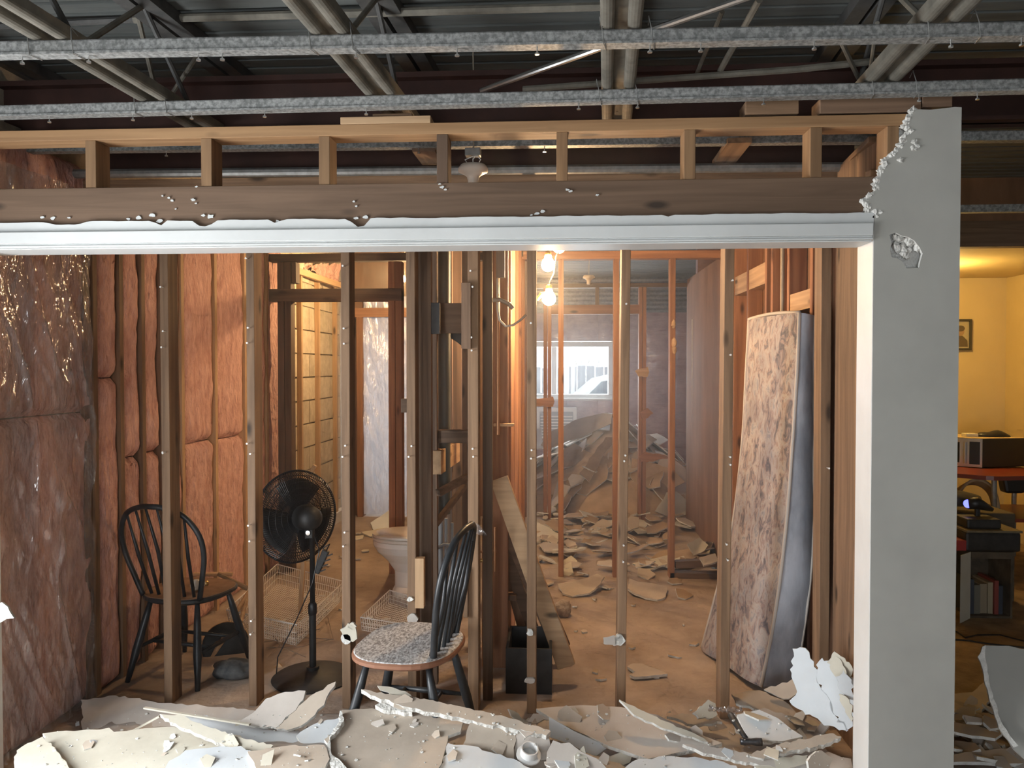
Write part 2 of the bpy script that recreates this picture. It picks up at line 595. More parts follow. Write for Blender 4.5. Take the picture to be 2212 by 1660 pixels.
# ---- floors
mb = MB(); mb.box((-2.6, -3.5, -0.12), (5.6, 10.7, 0.0))
build(mb, 'floor', 'floor', label='dusty brown bare floor strewn with plaster dust', cat='floor', kind='structure')
mb = MB(); mb.box((1.45, 3.6, 0.0), (5.3, 7.05, 0.008))
build(mb, 'floor_carpet', 'carpet', label='dark brown carpeted floor of the yellow room', cat='floor', kind='structure')
mb = MB(); mb.box((-25, 10.75, -0.35), (25, 45, -0.15))
build(mb, 'ground_outside', mottled('pale_yard_ground', (0.42, 0.42, 0.38), (0.6, 0.6, 0.56), (1, 1, 1), 0.95), label='pale yard ground outside the far window', cat='ground', kind='structure')

# ---- room the camera stands in (behind the picture): side window, added opening round the fill light
w = wall('wall_side', 'painted side wall of the front room with a window')
mb = MB(); mb.box((-2.6, -3.5, 0), (-2.5, 0.45, ZD)); mb.box((-2.6, 2.25, 0), (-2.5, 2.72, ZD))
mb.box((-2.6, 0.45, 0), (-2.5, 2.25, 0.25)); mb.box((-2.6, 0.45, 1.9), (-2.5, 2.25, ZD))
build(mb, 'wall_panel', 'wallpaint', w)
mb = MB()
for a, b in (((-2.62, 0.45, 0.25), (-2.5, 0.5, 1.9)), ((-2.62, 2.2, 0.25), (-2.5, 2.25, 1.9)), ((-2.62, 0.5, 0.25), (-2.5, 2.2, 0.3)), ((-2.62, 0.5, 1.85), (-2.5, 2.2, 1.9))):
    mb.box(a, b)
build(mb, 'window_frame', 'trim', w)
w = wall('wall_behind', 'painted wall behind with an added opening for the fill light')
mb = MB(); mb.box((-2.6, -3.6, 0), (-2.1, -3.5, ZD)); mb.box((0.6, -3.6, 0), (5.6, -3.5, ZD)); mb.box((-2.1, -3.6, 2.15), (0.6, -3.5, ZD))
build(mb, 'wall_panel', 'wallpaint', w)
mb = MB(); mb.box((-2.1, -3.62, 0), (-2.04, -3.5, 2.15)); mb.box((0.54, -3.62, 0), (0.6, -3.5, 2.15)); mb.box((-0.78, -3.62, 0), (-0.72, -3.5, 2.09)); mb.box((-2.04, -3.62, 2.09), (0.54, -3.5, 2.15))
build(mb, 'fill_opening_frame', 'trim', w)
mb = MB(); mb.box((5.5, -3.5, 0), (5.6, 10.7, ZD))
build(mb, 'wall_east', 'wallpaint', label='plain wall at the east end of the front room', cat='wall', kind='structure')

# ---- ceiling: steel deck, bar joists, hung channels
ceil = wall('ceiling', 'open ceiling with corrugated steel deck, bar joists and hung furring channels', cat='ceiling')
mb = MB()
per = 0.084
y = -3.6
prof = []
while y < 10.75:
    prof += [(y, ZD), (y + 0.062, ZD), (y + 0.066, ZD + 0.028), (y + 0.080, ZD + 0.028)]
    y += per
for i in range(len(prof) - 1):
    (y0, z0), (y1, z1) = prof[i], prof[i + 1]
    mb.poly([(-2.7, y0, z0), (-2.7, y1, z1), (5.7, y1, z1), (5.7, y0, z0)])
build(mb, 'roof_deck', 'deck', ceil)
mb = MB(); mb.box((-2.8, -3.7, ZD + 0.06), (5.8, 10.8, ZD + 0.12))
build(mb, 'roof_top', 'deck', ceil)

def joist(px80, y0=0.2, y1=2.92, mat='joist'):
    """open-web joist whose bottom chord crosses picture row 80 at px80"""
    p = atz(px80, 80, 2.40)
    sx = 0.062
    def X(y): return p.x + sx * (y - p.y)
    zc = 2.40
    mb = MB()
    for s in (-1, 1):
        # each half of the chord: an angle with a rounded toe
        for (ya, yb) in ((y0, y1),):
            xa, xb = X(ya) + s * 0.036, X(yb) + s * 0.036
            n = 8
            ra, rb = [], []
            for k in range(n):
                a = math.pi * k / (n - 1)
                dx, dz = 0.019 * math.cos(a), -0.013 * math.sin(a)
                ra.append((xa + dx, ya, zc + 0.013 + dz)); rb.append((xb + dx, yb, zc + 0.013 + dz))
            ra += [(xa - 0.019, ya, zc + 0.04), (xa + 0.019, ya, zc + 0.04)]
            rb += [(xb - 0.019, yb, zc + 0.04), (xb + 0.019, yb, zc + 0.04)]
            mb.hexa(ra, rb)
    mb.hexa([(X(y0) - 0.03, y0, zc + 0.024), (X(y0) + 0.03, y0, zc + 0.024), (X(y0) + 0.03, y0, zc + 0.036), (X(y0) - 0.03, y0, zc + 0.036)],
            [(X(y1) - 0.03, y1, zc + 0.024), (X(y1) + 0.03, y1, zc + 0.024), (X(y1) + 0.03, y1, zc + 0.036), (X(y1) - 0.03, y1, zc + 0.036)])
    j = build(mb, 'bar_joist', mat, ceil)
    mb = MB()
    y2 = 4.6
    for s in (-1, 1):
        mb.hexa([(X(y0) + s * 0.034 - 0.026, y0, ZD - 0.045), (X(y0) + s * 0.034 + 0.026, y0, ZD - 0.045), (X(y0) + s * 0.034 + 0.026, y0, ZD - 0.003), (X(y0) + s * 0.034 - 0.026, y0, ZD - 0.003)],
                [(X(y2) + s * 0.034 - 0.026, y2, ZD - 0.045), (X(y2) + s * 0.034 + 0.026, y2, ZD - 0.045), (X(y2) + s * 0.034 + 0.026, y2, ZD - 0.003), (X(y2) + s * 0.034 - 0.026, y2, ZD - 0.003)])
    build(mb, 'top_chord', 'joist_dark', j)
    ya = y0 + 0.05
    up = True
    while ya + 0.3 < y1:
        mb = MB()
        za, zb = (2.43, ZD - 0.03) if up else (ZD - 0.03, 2.43)
        mb.tube([(X(ya), ya, za), (X(ya + 0.32), ya + 0.32, zb)], 0.0095, 7)
        build(mb, 'web_rod', 'joist' if up else 'joist_dark', j)
        ya += 0.32
        up = not up
    return j
for px in (-560, 93, 716, 1341, 2005, 2660):
    joist(px)

def channel(py_left, py_right, zb=2.36, name='furring_channel', xs=(-2.2, 5.4)):
    """hung steel channel whose lower front edge crosses the left and right picture edges there"""
    a, b = atz(0, py_left, zb), atz(2212, py_right, zb)
    t = (b - a) / (b.x - a.x)
    def P(x): return a + t * (x - a.x)
    mb = MB()
    x0, x1 = xs
    for (dy0, dy1, dz0, dz1) in ((0, 0.003, 0.006, 0.038), (-0.004, 0.036, 0.0, 0.006), (0.0, 0.034, 0.035, 0.038)):
        A, B = P(x0), P(x1)
        mb.hexa([A + V((0, dy0, dz0)), A + V((0, dy1, dz0)), A + V((0, dy1, dz1)), A + V((0, dy0, dz1))],
                [B + V((0, dy0, dz0)), B + V((0, dy1, dz0)), B + V((0, dy1, dz1)), B + V((0, dy0, dz1))])
    o = build(mb, name, 'galv', ceil)
    return o, P
ch1, P1 = channel(119, 78)
ch2, P2 = channel(252, 196)
ch3, P3 = channel(329, 303)
mb = MB(); mb.box((1.5, 4.3, 2.34), (5.4, 4.34, 2.38)); build(mb, 'furring_channel', 'galv', ceil)
for c, P, pxs in ((ch1, P1, (5, 158, 408, 462, 762, 985, 1160, 1404, 1513, 1754, 2040, 2186)), (ch2, P2, (50, 248, 385, 553, 783, 1250, 1376, 1641, 1960, 2077)), (ch3, P3, (340, 902, 1176))):
    for px in pxs:
        d = atz(px, 150 if c is ch1 else 240, 2.36)
        p = P(d.x if c is not ch1 else atz(px, 97, 2.36).x)
        if c is ch2: p = P(atz(px, 224, 2.36).x)
        if c is ch3: p = P(atz(px, 316, 2.36).x)
        screw(p + V((0, 0.012, 0.0)), c, SCREW_DOWN)
# tie wires wrapped round channel and joist
for c, P, py, pxs in ((ch1, P1, 97, (28, 128, 662, 755, 1300, 1405, 1985, 2090)), (ch2, P2, 224, (258, 330, 1292, 1372, 1860, 1948))):
    for px in pxs:
        p = P(atz(px, py, 2.36).x)
        mb = MB()
        mb.tube([p + V((0.012, 0.036, -0.002)), p + V((0.004, -0.006, -0.003)), p + V((0, -0.006, 0.038)), p + V((-0.006, 0.002, 0.072)), p + V((-0.004, 0.03, 0.06))], 0.0014, 5)
        build(mb, 'tie_wire', 'galvdull', c)
# bridging rods, conduit, red steel beam carrying the joists
mb = MB(); mb.tube([at(290, 42, 2.62), at(1320, 14, 2.55)], 0.014, 8); build(mb, 'bridging_rod', 'joist', ceil)
mb = MB(); mb.tube([at(-80, 60, 2.62), at(290, 42, 2.62)], 0.012, 8); build(mb, 'bridging_rod', 'joist_dark', ceil)
mb = MB(); mb.tube([at(1040, 196, 2.88), at(1310, 99, 2.5), at(1640, -15, 2.3)], 0.0105, 10); build(mb, 'conduit', 'steel', ceil)
mb = MB(); mb.tube([at(1130, 193, 2.86), at(1720, 150, 2.7), at(1890, 132, 2.66)], 0.012, 8); build(mb, 'bridging_rod', 'joist', ceil)
for (a, b, r) in (((1640, 0, 2.35), (1555, 155, 2.75), 0.011), ((1560, 25, 2.45), (1505, 160, 2.8), 0.008), ((1815, 85, 2.5), (1855, 170, 2.75), 0.008), ((1895, 50, 2.42), (1878, 165, 2.72), 0.007), ((290, 0, 2.5), (335, 190, 2.85), 0.009), ((430, 115, 2.6), (370, 205, 2.85), 0.008)):
    mb = MB(); mb.tube([at(*a), at(*b)], r, 7); build(mb, 'brace_rod', 'joist', ceil)
mb = MB(); mb.box((-2.2, 2.94, 2.40), (5.4, 2.955, 2.62)); mb.box((-2.2, 2.90, 2.60), (5.4, 3.0, 2.62)); mb.box((-2.2, 2.90, 2.40), (5.4, 3.0, 2.415))
build(mb, 'steel_beam', 'redsteel', ceil)
mb = MB(); mb.box((XL, 3.40, 2.385), (XR + 0.1, 3.425, ZD)); build(mb, 'fascia_beam', 'redsteel', ceil)
for (a, b, m_) in (((1598, 303, 2.98), (1562, 352, 3.3), 'pine_y'), ((1905, 300, 2.86), (1828, 372, 3.36), 'pine_y'), ((1910, 372, 2.86), (1850, 392, 3.36), 'pale_y'), ((915, 322, 3.0), (935, 352, 3.3), 'old_y')):
    mb = MB(); mb.bar(at(*a), at(*b), 0.09, 0.02); build(mb, 'crossing_board', m_, ceil)
# rafters and pipe seen past the cripples, inside the closet
mb = MB(); mb.tube([at(150, 376, 3.25), at(1890, 360, 3.25)], 0.02, 10); build(mb, 'steel_pipe', 'galvdull', ceil)

# ---- FRONT WALL: header framing, trim, column with torn drywall
wf = wall('wall_front', 'front closet wall with bare header framing, white trim and torn grey drywall')
def zf(py, px=1100, Y=YF): return at(px, py, Y).z
def xf(px, py=400, Y=YF): return at(px, py, Y).x
mb = MB(); mb.box((-2.3, YF, 2.293), (xf(1965, 260), YF + 0.089, 2.331)); build(mb, 'top_plate', wood('plate_pine', (0.20, 0.108, 0.048), (0.31, 0.18, 0.085), 'x'), wf, bevel=0.002)
zb1 = 2.128
M['crip'] = wood('cripple_pine', (0.17, 0.093, 0.043), (0.30, 0.175, 0.085), 'z')
crip = [(183, 0), (433, 0), (688, 0), (943, 0), (1202, 0), (1478, 0), (1751, 0), (1917, 0), (-75, 0)]
for px, _ in crip:
    x = xf(px, 340)
    mb = MB(); mb.box((x, YF + 0.003, zb1), (x + 0.038, YF + 0.089, 2.293))
    o = build(mb, 'cripple_stud', M['crip'] if px != 943 else 'old_z', wf, bevel=0.002)
mb = MB(); mb.box((-2.3, YF, 1.96), (xf(1895, 420), YF + 0.089, zb1)); build(mb, 'header_beam', 'beam', wf, bevel=0.002)
# scraps of wood lying on the top plate
for (x0, x1, y0, y1, dy, m) in ((735, 930, 251, 267, 0, 'pale_x'), (803, 889, 243, 251.5, 0.01, 'pine_x'), (1611, 1726, 217, 246, 0, 'pine_x'), (1772, 1990, 210, 243, 0, 'old_x'), (1993, 2058, 203, 231, 0, 'old_x')):
    zt, zb_ = at((x0 + x1) / 2, y0, YF).z, max(2.331, at((x0 + x1) / 2, y1, YF).z)
    if (x0, x1) == (803, 889): zb_ = at(832, 251, YF).z
    mb = MB(); mb.box((xf(x0, y0), YF + dy, zb_), (xf(x1, y0), YF + 0.089, max(zt, zb_ + 0.012)))
    build(mb, 'wood_block', m, wf, bevel=0.002)
# drywall strip left over the trim, its upper edge torn
rnd = random.Random(3)
zs0, zs1 = 1.955, 2.008
pts = [V((-2.3, 0, zs0)), V((xf(1885, 480), 0, zs0)), V((xf(1885, 480), 0, zs1))]
n = 150
xe = xf(1885, 480)
dips = [(430, 0.02, 20), (775, 0.028, 18), (590, 0.012, 12), (330, 0.016, 12), (115, 0.010, 40), (1440, 0.006, 8)]
for i in range(n + 1):
    x = xe + (-2.3 - xe) * i / n
    px = 1205 + x * 1660 / YF
    z = zs1 + 0.0025 * noise.noise(V((x * 22, 0, 0))) + 0.003 * noise.noise(V((x * 6, 3, 0)))
    for (c, d, wd) in dips:
        z -= d * math.exp(-((px - c) / wd) ** 4)
    pts.append(V((x, 0, z)))
pts = [V((p.x, YF - 0.013, p.z)) for p in pts]
mb = MB(); mb.prism(pts, (0, 0.0128, 0), 0, 1); build(mb, 'drywall_strip', ('trim', 'gyp'), wf)
# torn flaps and crumbs of plaster stuck along the strip and on the beam
for i, (px, py, s) in enumerate(((92, 470, 9), (115, 472, 12), (150, 471, 6), (278, 474, 10), (300, 470, 14), (330, 466, 12), (345, 478, 14), (440, 466, 11), (455, 468, 15), (600, 478, 8), (770, 472, 10), (790, 470, 12), (365, 428, 7), (372, 434, 8), (352, 424, 5), (418, 432, 9), (424, 440, 6), (425, 404, 6), (380, 452, 5), (1160, 462, 10), (1172, 457, 9), (1148, 465, 6), (1225, 410, 8), (1232, 414, 8), (1290, 422, 7), (955, 405, 9), (950, 398, 6), (962, 410, 6), (765, 436, 7), (770, 446, 6))):
    p = at(px, py, YF - 0.002)
    r = s * YF / 1660 * 0.45
    mb = MB()
    rr = random.Random(i)
    pts = []
    for k in range(9):
        a = 2 * math.pi * k / 9
        q = r * rr.uniform(0.55, 1.15)
        pts.append(p + V((math.cos(a) * q * 1.35, 0, math.sin(a) * q * 0.75)))
    mb.prism(pts, (0, -rr.uniform(0.002, 0.005), 0))
    build(mb, 'plaster_scrap', 'trim', wf)
# trim: fascia with grooves
xe = xf(1880, 500)
zt = (zf(493), zf(519), zf(531))
mb = MB(); mb.box((-2.3, YF - 0.026, zt[1]), (xe, YF - 0.0005, 1.972)); build(mb, 'trim_fascia', 'trim', wf, bevel=0.002)
mb = MB(); mb.box((-2.3, YF - 0.019, zt[1] - 0.006), (xe, YF - 0.0005, zt[1] - 0.0005)); build(mb, 'trim_groove', 'trim', wf)
mb = MB(); mb.box((-2.3, YF - 0.024, zt[1] - 0.0135), (xe, YF - 0.0005, zt[1] - 0.0065)); build(mb, 'trim_bead', 'trim', wf, bevel=0.0015)
mb = MB(); mb.box((-2.3, YF - 0.016, zt[2]), (xe, YF + 0.115, zt[1] - 0.014)); build(mb, 'trim_soffit', 'trim', wf, bevel=0.0015)
# right jamb and column
ya = YF + 0.118
xj = at(1881, 800, YF).x
mb = MB(); mb.box((xj - 0.002, YF - 0.012, 0), (xj + 0.014, ya, zt[1] + 0.03)); build(mb, 'jamb_board', 'jamb', wf, bevel=0.0015)
xc = at(2066, 800, YF).x
edge = [(1975, 236), (1968, 250), (1966, 262), (1955, 272), (1968, 281), (1958, 297), (1950, 312), (1944, 318), (1936, 331), (1917, 345), (1913, 358), (1906, 366), (1902, 384), (1893, 398), (1897, 410), (1880, 424), (1868, 437), (1880, 448), (1875, 457), (1902, 459), (1884, 470)]
top = [(2070, 232), (2062, 231), (2040, 234), (2010, 237)]
pp = [at(x, y, YF - 0.013) for x, y in top + edge]
pp = [V((xc, YF - 0.013, pp[0].z))] + pp[1:]
pp += [V((xj, YF - 0.013, 1.99)), V((xj, YF - 0.013, 0.0)), V((xc, YF - 0.013, 0.0))]
cut = []
for i, p in enumerate(pp):
    cut.append(p)
    if 4 <= i < len(top + edge) - 1:
        q = pp[i + 1]
        for t in (0.33, 0.66):
            cut.append(p.lerp(q, t) + V((random.uniform(-0.006, 0.006), 0, random.uniform(-0.005, 0.005))))
hole = [(1921, 508), (1935, 503), (1950, 510), (1962, 512), (1975, 520), (1986, 534), (1993, 548), (1988, 565), (1985, 579), (1958, 580), (1950, 566), (1938, 558), (1926, 556), (1922, 540), (1926, 526)]
bm = bmesh.new()
outer = [bm.verts.new(p) for p in cut]
inner = [bm.verts.new(at(x, y, YF - 0.013)) for x, y in hole]
eo = [bm.edges.new((outer[i], outer[(i + 1) % len(outer)])) for i in range(len(outer))]
ei = [bm.edges.new((inner[i], inner[(i + 1) % len(inner)])) for i in range(len(inner))]
bmesh.ops.triangle_fill(bm, use_beauty=True, edges=eo + ei)
for f in bm.faces:
    f.normal_update()
    if f.normal.y > 0: f.normal_flip()
r_ = bmesh.ops.extrude_face_region(bm, geom=list(bm.faces))
for v in [g for g in r_['geom'] if isinstance(g, bmesh.types.BMVert)]:
    v.co.y += 0.0128
bm.normal_update()
for f in bm.faces:
    if abs(f.normal.y) < 0.7: f.material_index = 1
me = bpy.data.meshes.new('column_drywall')
bm.to_mesh(me); bm.free()
me.materials.append(M['wallpaint']); me.materials.append(M['gyp'])
o = bpy.data.objects.new('column_drywall', me); col.objects.link(o); o.parent = wf
# column body: studs and the end skin towards the yellow room
mb = MB(); mb.box((xj + 0.015, YF + 0.001, 0), (xj + 0.053, YF + 0.089, zb1)); build(mb, 'trimmer_stud', 'pine_z', wf)
mb = MB(); mb.box((xc - 0.055, YF + 0.001, 0), (xc - 0.015, YF + 0.118, 2.33)); build(mb, 'end_stud', 'pine_z', wf)
mb = MB(); mb.box((xc - 0.0135, YF - 0.012, 0), (xc, ya, at(2066, 240, YF).z)); build(mb, 'end_drywall', ('wallpaint'), wf)
mb = MB(); mb.box((xj + 0.06, YF + 0.02, 0), (xc - 0.06, YF + 0.024, 2.33)); build(mb, 'backing_board', 'gyp', wf)
# exposed gypsum core along the torn edge, and lumps of broken plaster there and in the hole
rr = random.Random(55)
fine = []
for (x, y), (x2, y2) in zip(edge, edge[1:]):
    for t in (0.0, 0.25, 0.5, 0.75):
        fine.append((x + (x2 - x) * t, y + (y2 - y) * t))
core = [at(x + 6, y, YF - 0.0085) for x, y in fine] + [at(x - rr.uniform(3, 15), y + rr.uniform(-3, 3), YF - 0.0085) for x, y in fine[::-1]]
mb = MB(); mb.prism(core, (0, 0.0075, 0)); build(mb, 'gypsum_core', 'gyp', wf)
def lump(p, r, seed, sy=0.8):
    rr = random.Random(seed)
    mb = MB(); mb.sphere((0, 0, 0), (r, r * sy, r), 6, 4)
    mb.v = [p + V((v.x * rr.uniform(0.5, 1.5), v.y * rr.uniform(0.6, 1.3), v.z * rr.uniform(0.5, 1.5))) for v in mb.v]
    build(mb, 'plaster_lump', 'gyp', wf)
for k, (x, y) in enumerate(fine[::2]):
    rr = random.Random(100 + k)
    lump(at(x - rr.uniform(-1, 7), y + rr.uniform(-3, 4), YF - 0.009), rr.uniform(0.005, 0.011), k)
for k in range(22):
    rr = random.Random(300 + k)
    px, py = rr.uniform(1928, 1984), rr.uniform(512, 556)
    if px > 1970 and py < 520 or px < 1945 and py > 548: continue
    p = at(px, py, YF - 0.001)
    lump(p, rr.uniform(0.008, 0.016), 700 + k, 0.7)
for (px, py) in ((1976, 306), (1980, 316), (1974, 320), (1945, 346)):
    mb = MB(); mb.sphere((0, 0, 0), (0.012, 0.006, 0.008), 7, 5)
    mb.v = [at(px, py, YF - 0.014) + v * random.uniform(0.6, 1.3) for v in mb.v]
    build(mb, 'plaster_lump', 'gyp', wf)
# left end of the opening
mb = MB(); mb.box((-2.3, YF - 0.013, 0), (at(4, 1400, YF + 0.1).x, YF + 0.1, 1.92)); build(mb, 'jamb_board', 'jamb', wf)

# ---- CLOSET BACK WALL: bare studs
wc = wall('wall_closet_back', 'row of bare studs of the stripped closet back wall')
studs = [(162, 169, 0.038, 'old_z'), (344, 354, 0.038, 'pine_z'), (531, 537, 0.036, 'pine_z'), (736, 739, 0.038, 'pine_z'),
         (877, 881, 0.038, 'pine_z'), (1010, 1011, 0.046, 'pine_z'), (1138, 1138, 0.040, 'pine_z'), (1343, 1333, 0.038, 'pine_z'),
         (1566, 1556, 0.040, 'pine_z'), (1775, 1769, 0.042, 'pine_z')]
ST = []
for (a, b, w_, m) in studs:
    mb, xz = post(a, b, YB, 0, 2.295, w_)
    o = build(mb, 'stud', m, wc, bevel=0.0025)
    ST.append((o, xz))
mb = MB(); mb.box((XL, YB - 0.0, 2.295), (XR + 0.05, YB + 0.089, ZP)); build(mb, 'top_plate', 'pine_x', wc)
# screws left in the studs
for si, pys in ((1, (618, 715, 750, 982, 980)), (2, (557, 708, 741, 960, 982, 1138, 1172, 1345, 1374)), (3, (575, 710, 743, 963, 987, 1150, 1180)), (5, (588, 622, 730, 758, 968, 985)), (6, (700, 970, 988)), (7, (660, 980, 992, 1170, 1205)), (8, (612, 768, 982, 998, 1165, 1198)), (9, (1004,)), (4, (963, 986))):
    o, xz = ST[si]
    for py in pys:
        z = at(900, py, YB).z
        screw((xz(z) + random.uniform(0.010, 0.028), YB - 0.010, z), o)
# scraps of drywall still hanging on the studs
def scrap(si, px, py, s, mat='gyp', sy=1.0, th=0.013):
    o, xz = ST[si]
    rr = random.Random(px * 7 + py)
    c = at(px, py, YB - 0.002)
    pts = []
    for k in range(11):
        a = 2 * math.pi * k / 11
        q = s * YB / 1660 * rr.uniform(0.7, 1.15)
        pts.append(c + V((math.cos(a) * q, 0, math.sin(a) * q * sy)))
    mb = MB(); mb.prism(pts, (0, -th, 0), 0, 1)
    build(mb, 'drywall_scrap', (mat, 'gyp'), o)
scrap(3, 756, 1366, 19, 'cream', 1.1); scrap(3, 748, 1380, 13, 'gyp'); scrap(3, 762, 1352, 9, 'cream')
scrap(7, 1335, 1383, 14, 'gyp', 0.95); scrap(7, 1338, 1378, 8, 'white')
scrap(4, 886, 1294, 8, 'gyp', 0.7); scrap(4, 892, 1336, 13, 'paper_grey', 1.2)
scrap(0, 170, 985, 9, 'paper_grey', 1.4); scrap(0, 160, 762, 8, 'paper_grey', 1.3)
scrap(6, 1145, 1365, 7, 'gyp', 1.4); scrap(6, 1146, 1470, 13, 'paper_grey', 0.5)
scrap(5, 1004, 1222, 5, 'gyp', 1.2)
mb = MB(); c = at(1318, 1384, YB - 0.02)
mb.prism(jag([c + V((-0.03, 0, 0.012)), c + V((0.02, 0, 0.022)), c + V((0.02, 0, -0.022)), c + V((-0.028, 0, -0.016))], 0.01, 0.002), (0, 0.003, 0)); build(mb, 'paper_scrap', 'paper_grey', ST[7][0])
# short boards nailed on the fifth stud and hanging off the fourth
a, b = at(997, 612, YB - 0.02), at(1017, 754, YB - 0.02)
mb = MB(); mb.box((a.x, YB - 0.03, b.z), (b.x, YB - 0.001, a.z)); build(mb, 'nailed_board', 'old_z', wc)
a, b = at(898, 1205, YB), at(917, 1312, YB)
mb = MB(); mb.box((a.x, YB - 0.02, b.z), (b.x, YB + 0.02, a.z)); build(mb, 'nailed_board', 'pale_z', wc)
a, b = at(1002, 1225, YB), at(1011, 1332, YB)
mb = MB(); mb.box((a.x, YB - 0.02, b.z), (b.x, YB - 0.001, a.z)); build(mb, 'nailed_board', 'pine_z', wc)

# ---- LEFT WALL: insulation between furring strips, film, then bare block
wl = wall('wall_left', 'left outer wall with pink insulation batts, furring strips and bare concrete blocks')
mb = MB(); mb.box((XL - 0.30, YF + 0.1, 0), (XL - 0.09, YW + 0.2, ZD)); build(mb, 'mortar_backing', 'mortar', wl)
def yl(px, X=XL): return atx(px, 800, X).y
strips = [205, 262, 309, 350, 394, 466, 530, 577]
for px in strips:
    y0 = yl(px)
    mb = MB(); mb.box((XL - 0.085, y0 - 0.016, 0), (XL + 0.004, y0 + 0.016, 2.33)); build(mb, 'furring_strip', 'pale_z' if px > 380 else 'pine_z', wl)
seams = {0: 818, 1: 990, 2: 978, 3: 968, 4: 957, 5: 946, 6: 1100}
def batt(y0, y1, z0, z1, seed):
    rr = random.Random(seed)
    nu, nv = max(4, int((y1 - y0) / 0.02)), max(4, int((z1 - z0) / 0.03))
    def fn(u, v):
        yy, zz = y0 + (y1 - y0) * u, z0 + (z1 - z0) * v
        e = min(u, 1 - u) * (y1 - y0)
        ez = min(v, 1 - v) * (z1 - z0)
        puff = -0.014 * math.exp(-e / 0.012) - 0.03 * math.exp(-ez / 0.012)
        x = XL - 0.004 + puff + 0.014 * noise.noise(V((yy * 5, zz * 3, seed))) + 0.007 * noise.noise(V((yy * 22, zz * 12, seed))) + 0.004 * noise.noise(V((yy * 60, zz * 28, seed)))
        return (x, yy, zz)
    mb = MB(); mb.grid(nu, nv, fn)
    # turned back edges so that the batt has depth
    mb.box((XL - 0.085, y0 + 0.004, z0 + 0.004), (XL - 0.05, y1 - 0.004, z1 - 0.004))
    build(mb, 'insulation_batt', 'insul', wl, smooth=True)
for i in range(len(strips) - 1):
    y0, y1 = yl(strips[i]) + 0.017, yl(strips[i + 1]) - 0.017
    zs = atx((strips[i] + strips[i + 1]) / 2, seams[i], XL).z
    batt(y0, y1, 0.0, zs, 10 + i)
    batt(y0, y1, zs + 0.004, 2.40, 30 + i)
batt(2.72, yl(205) - 0.02, 0.0, 1.30, 50); batt(2.72, yl(205) - 0.02, 1.305, 2.4, 51)
batt(yl(577) + 0.02, YP + 0.27, 0.0, 2.4, 52)
# film over the front end of the wall
def film(u, v):
    yy = 2.70 + (3.29 - 2.70) * u
    zz = 0.02 + 2.25 * v
    x = XL + 0.035 + 0.022 * noise.noise(V((yy * 4 + zz * 1.5, zz * 2.2, 1))) + 0.014 * noise.noise(V((yy * 13 + zz * 5, zz * 4, 4))) + 0.006 * noise.noise(V((yy * 34 + zz * 12, zz * 9, 9)))
    for (ka, kb, ph, amp) in ((5.5, 3.2, 1.0, 0.018), (11.0, -4.5, 5.0, 0.006), (8.0, 7.0, 9.0, 0.008)):
        q = abs(noise.noise(V((yy * ka + zz * kb * 0.5, zz * 1.3, ph))))
        x += amp * max(0.0, 1 - q * 6) ** 2
    return (x, yy, zz)
mb = MB(); mb.grid(90, 240, film); build(mb, 'polythene_film', 'film', wl, smooth=True)
# blocks beyond the partition, each its own piece
bl, bh = 0.395, 0.193
for r in range(13):
    yy = YP + 0.12 - (0.2 if r % 2 else 0.0)
    while yy < YR - 0.05:
        y0, y1 = max(yy, YP + 0.30), min(yy + bl, YR - 0.02)
        if y1 - y0 > 0.03:
            d = random.uniform(-0.002, 0.003)
            mb = MB(); mb.box((XL - 0.2, y0, r * 0.203 + 0.005), (XL - 0.075 + d, y1, r * 0.203 + bh + 0.002))
            build(mb, 'block', 'block', wl)
        yy += bl + 0.01
for px in (634, 662, 699, 736):
    y0 = yl(px)
    mb = MB(); mb.box((XL - 0.075, y0 - 0.019, 0.05), (XL - 0.035, y0 + 0.019, 2.33)); build(mb, 'furring_strip', 'pale_z', wl)
mb = MB(); mb.box((XL - 0.075, YP + 0.12, 0), (XL - 0.02, YR - 0.02, 0.1)); build(mb, 'base_board', 'pvc_white', wl)
# sloping board and torn wool above the block
mb = MB(); mb.bar(at(640, 585, 6.2), at(735, 617, 7.2), 0.035, 0.05); build(mb, 'raking_board', 'pale_y', wl)
def wool(u, v):
    p = at(642 + 92 * u, 572 + 34 * v * u + 6 * v, 6.35 + 0.9 * u)
    q = noise.noise(p * 9) * 0.05 + noise.noise(p * 25) * 0.03
    return (p.x + q, p.y - q, p.z + q * 0.6)
mb = MB(); mb.grid(40, 10, wool); build(mb, 'torn_wool', 'insul', wl, smooth=True)

# ---- RIGHT WALL
wr = wall('wall_right', 'right partition of brown boards and bare studs with blocking')
mb = MB(); mb.box((XR + 0.09, YF + 0.12, 0), (XR + 0.105, YR, 2.36)); build(mb, 'wall_board', 'board_back', wr)
ys = [YF + 0.125, 2.86, 3.05, 3.285]
for i in range(3):
    mb = MB(); mb.box((XR - 0.03 + 0.006 * i, ys[i], 0), (XR + 0.088, ys[i + 1] - 0.008, 2.33)); build(mb, 'plank', 'old_z' if i == 2 else 'pine_z', wr, bevel=0.003)
for yy in (3.62, 3.98, 4.28, 4.40, 4.82, 5.2):
    mb = MB(); mb.box((XR, yy, 0), (XR + 0.089, yy + 0.038, 2.33)); build(mb, 'stud', 'red_z', wr, bevel=0.002)
mb = MB(); mb.box((XR, 3.4, 2.295), (XR + 0.089, YP, 2.33)); build(mb, 'top_plate', 'pine_y', wr)
for (y0, y1, z0, z1) in ((3.665, 3.975, 1.78, 1.87), (4.445, 4.815, 1.98, 2.10), (4.86, 5.19, 1.98, 2.10)):
    mb = MB(); mb.box((XR + 0.004, y0, z0), (XR + 0.085, y1, z1)); build(mb, 'blocking', 'pale_y', wr)
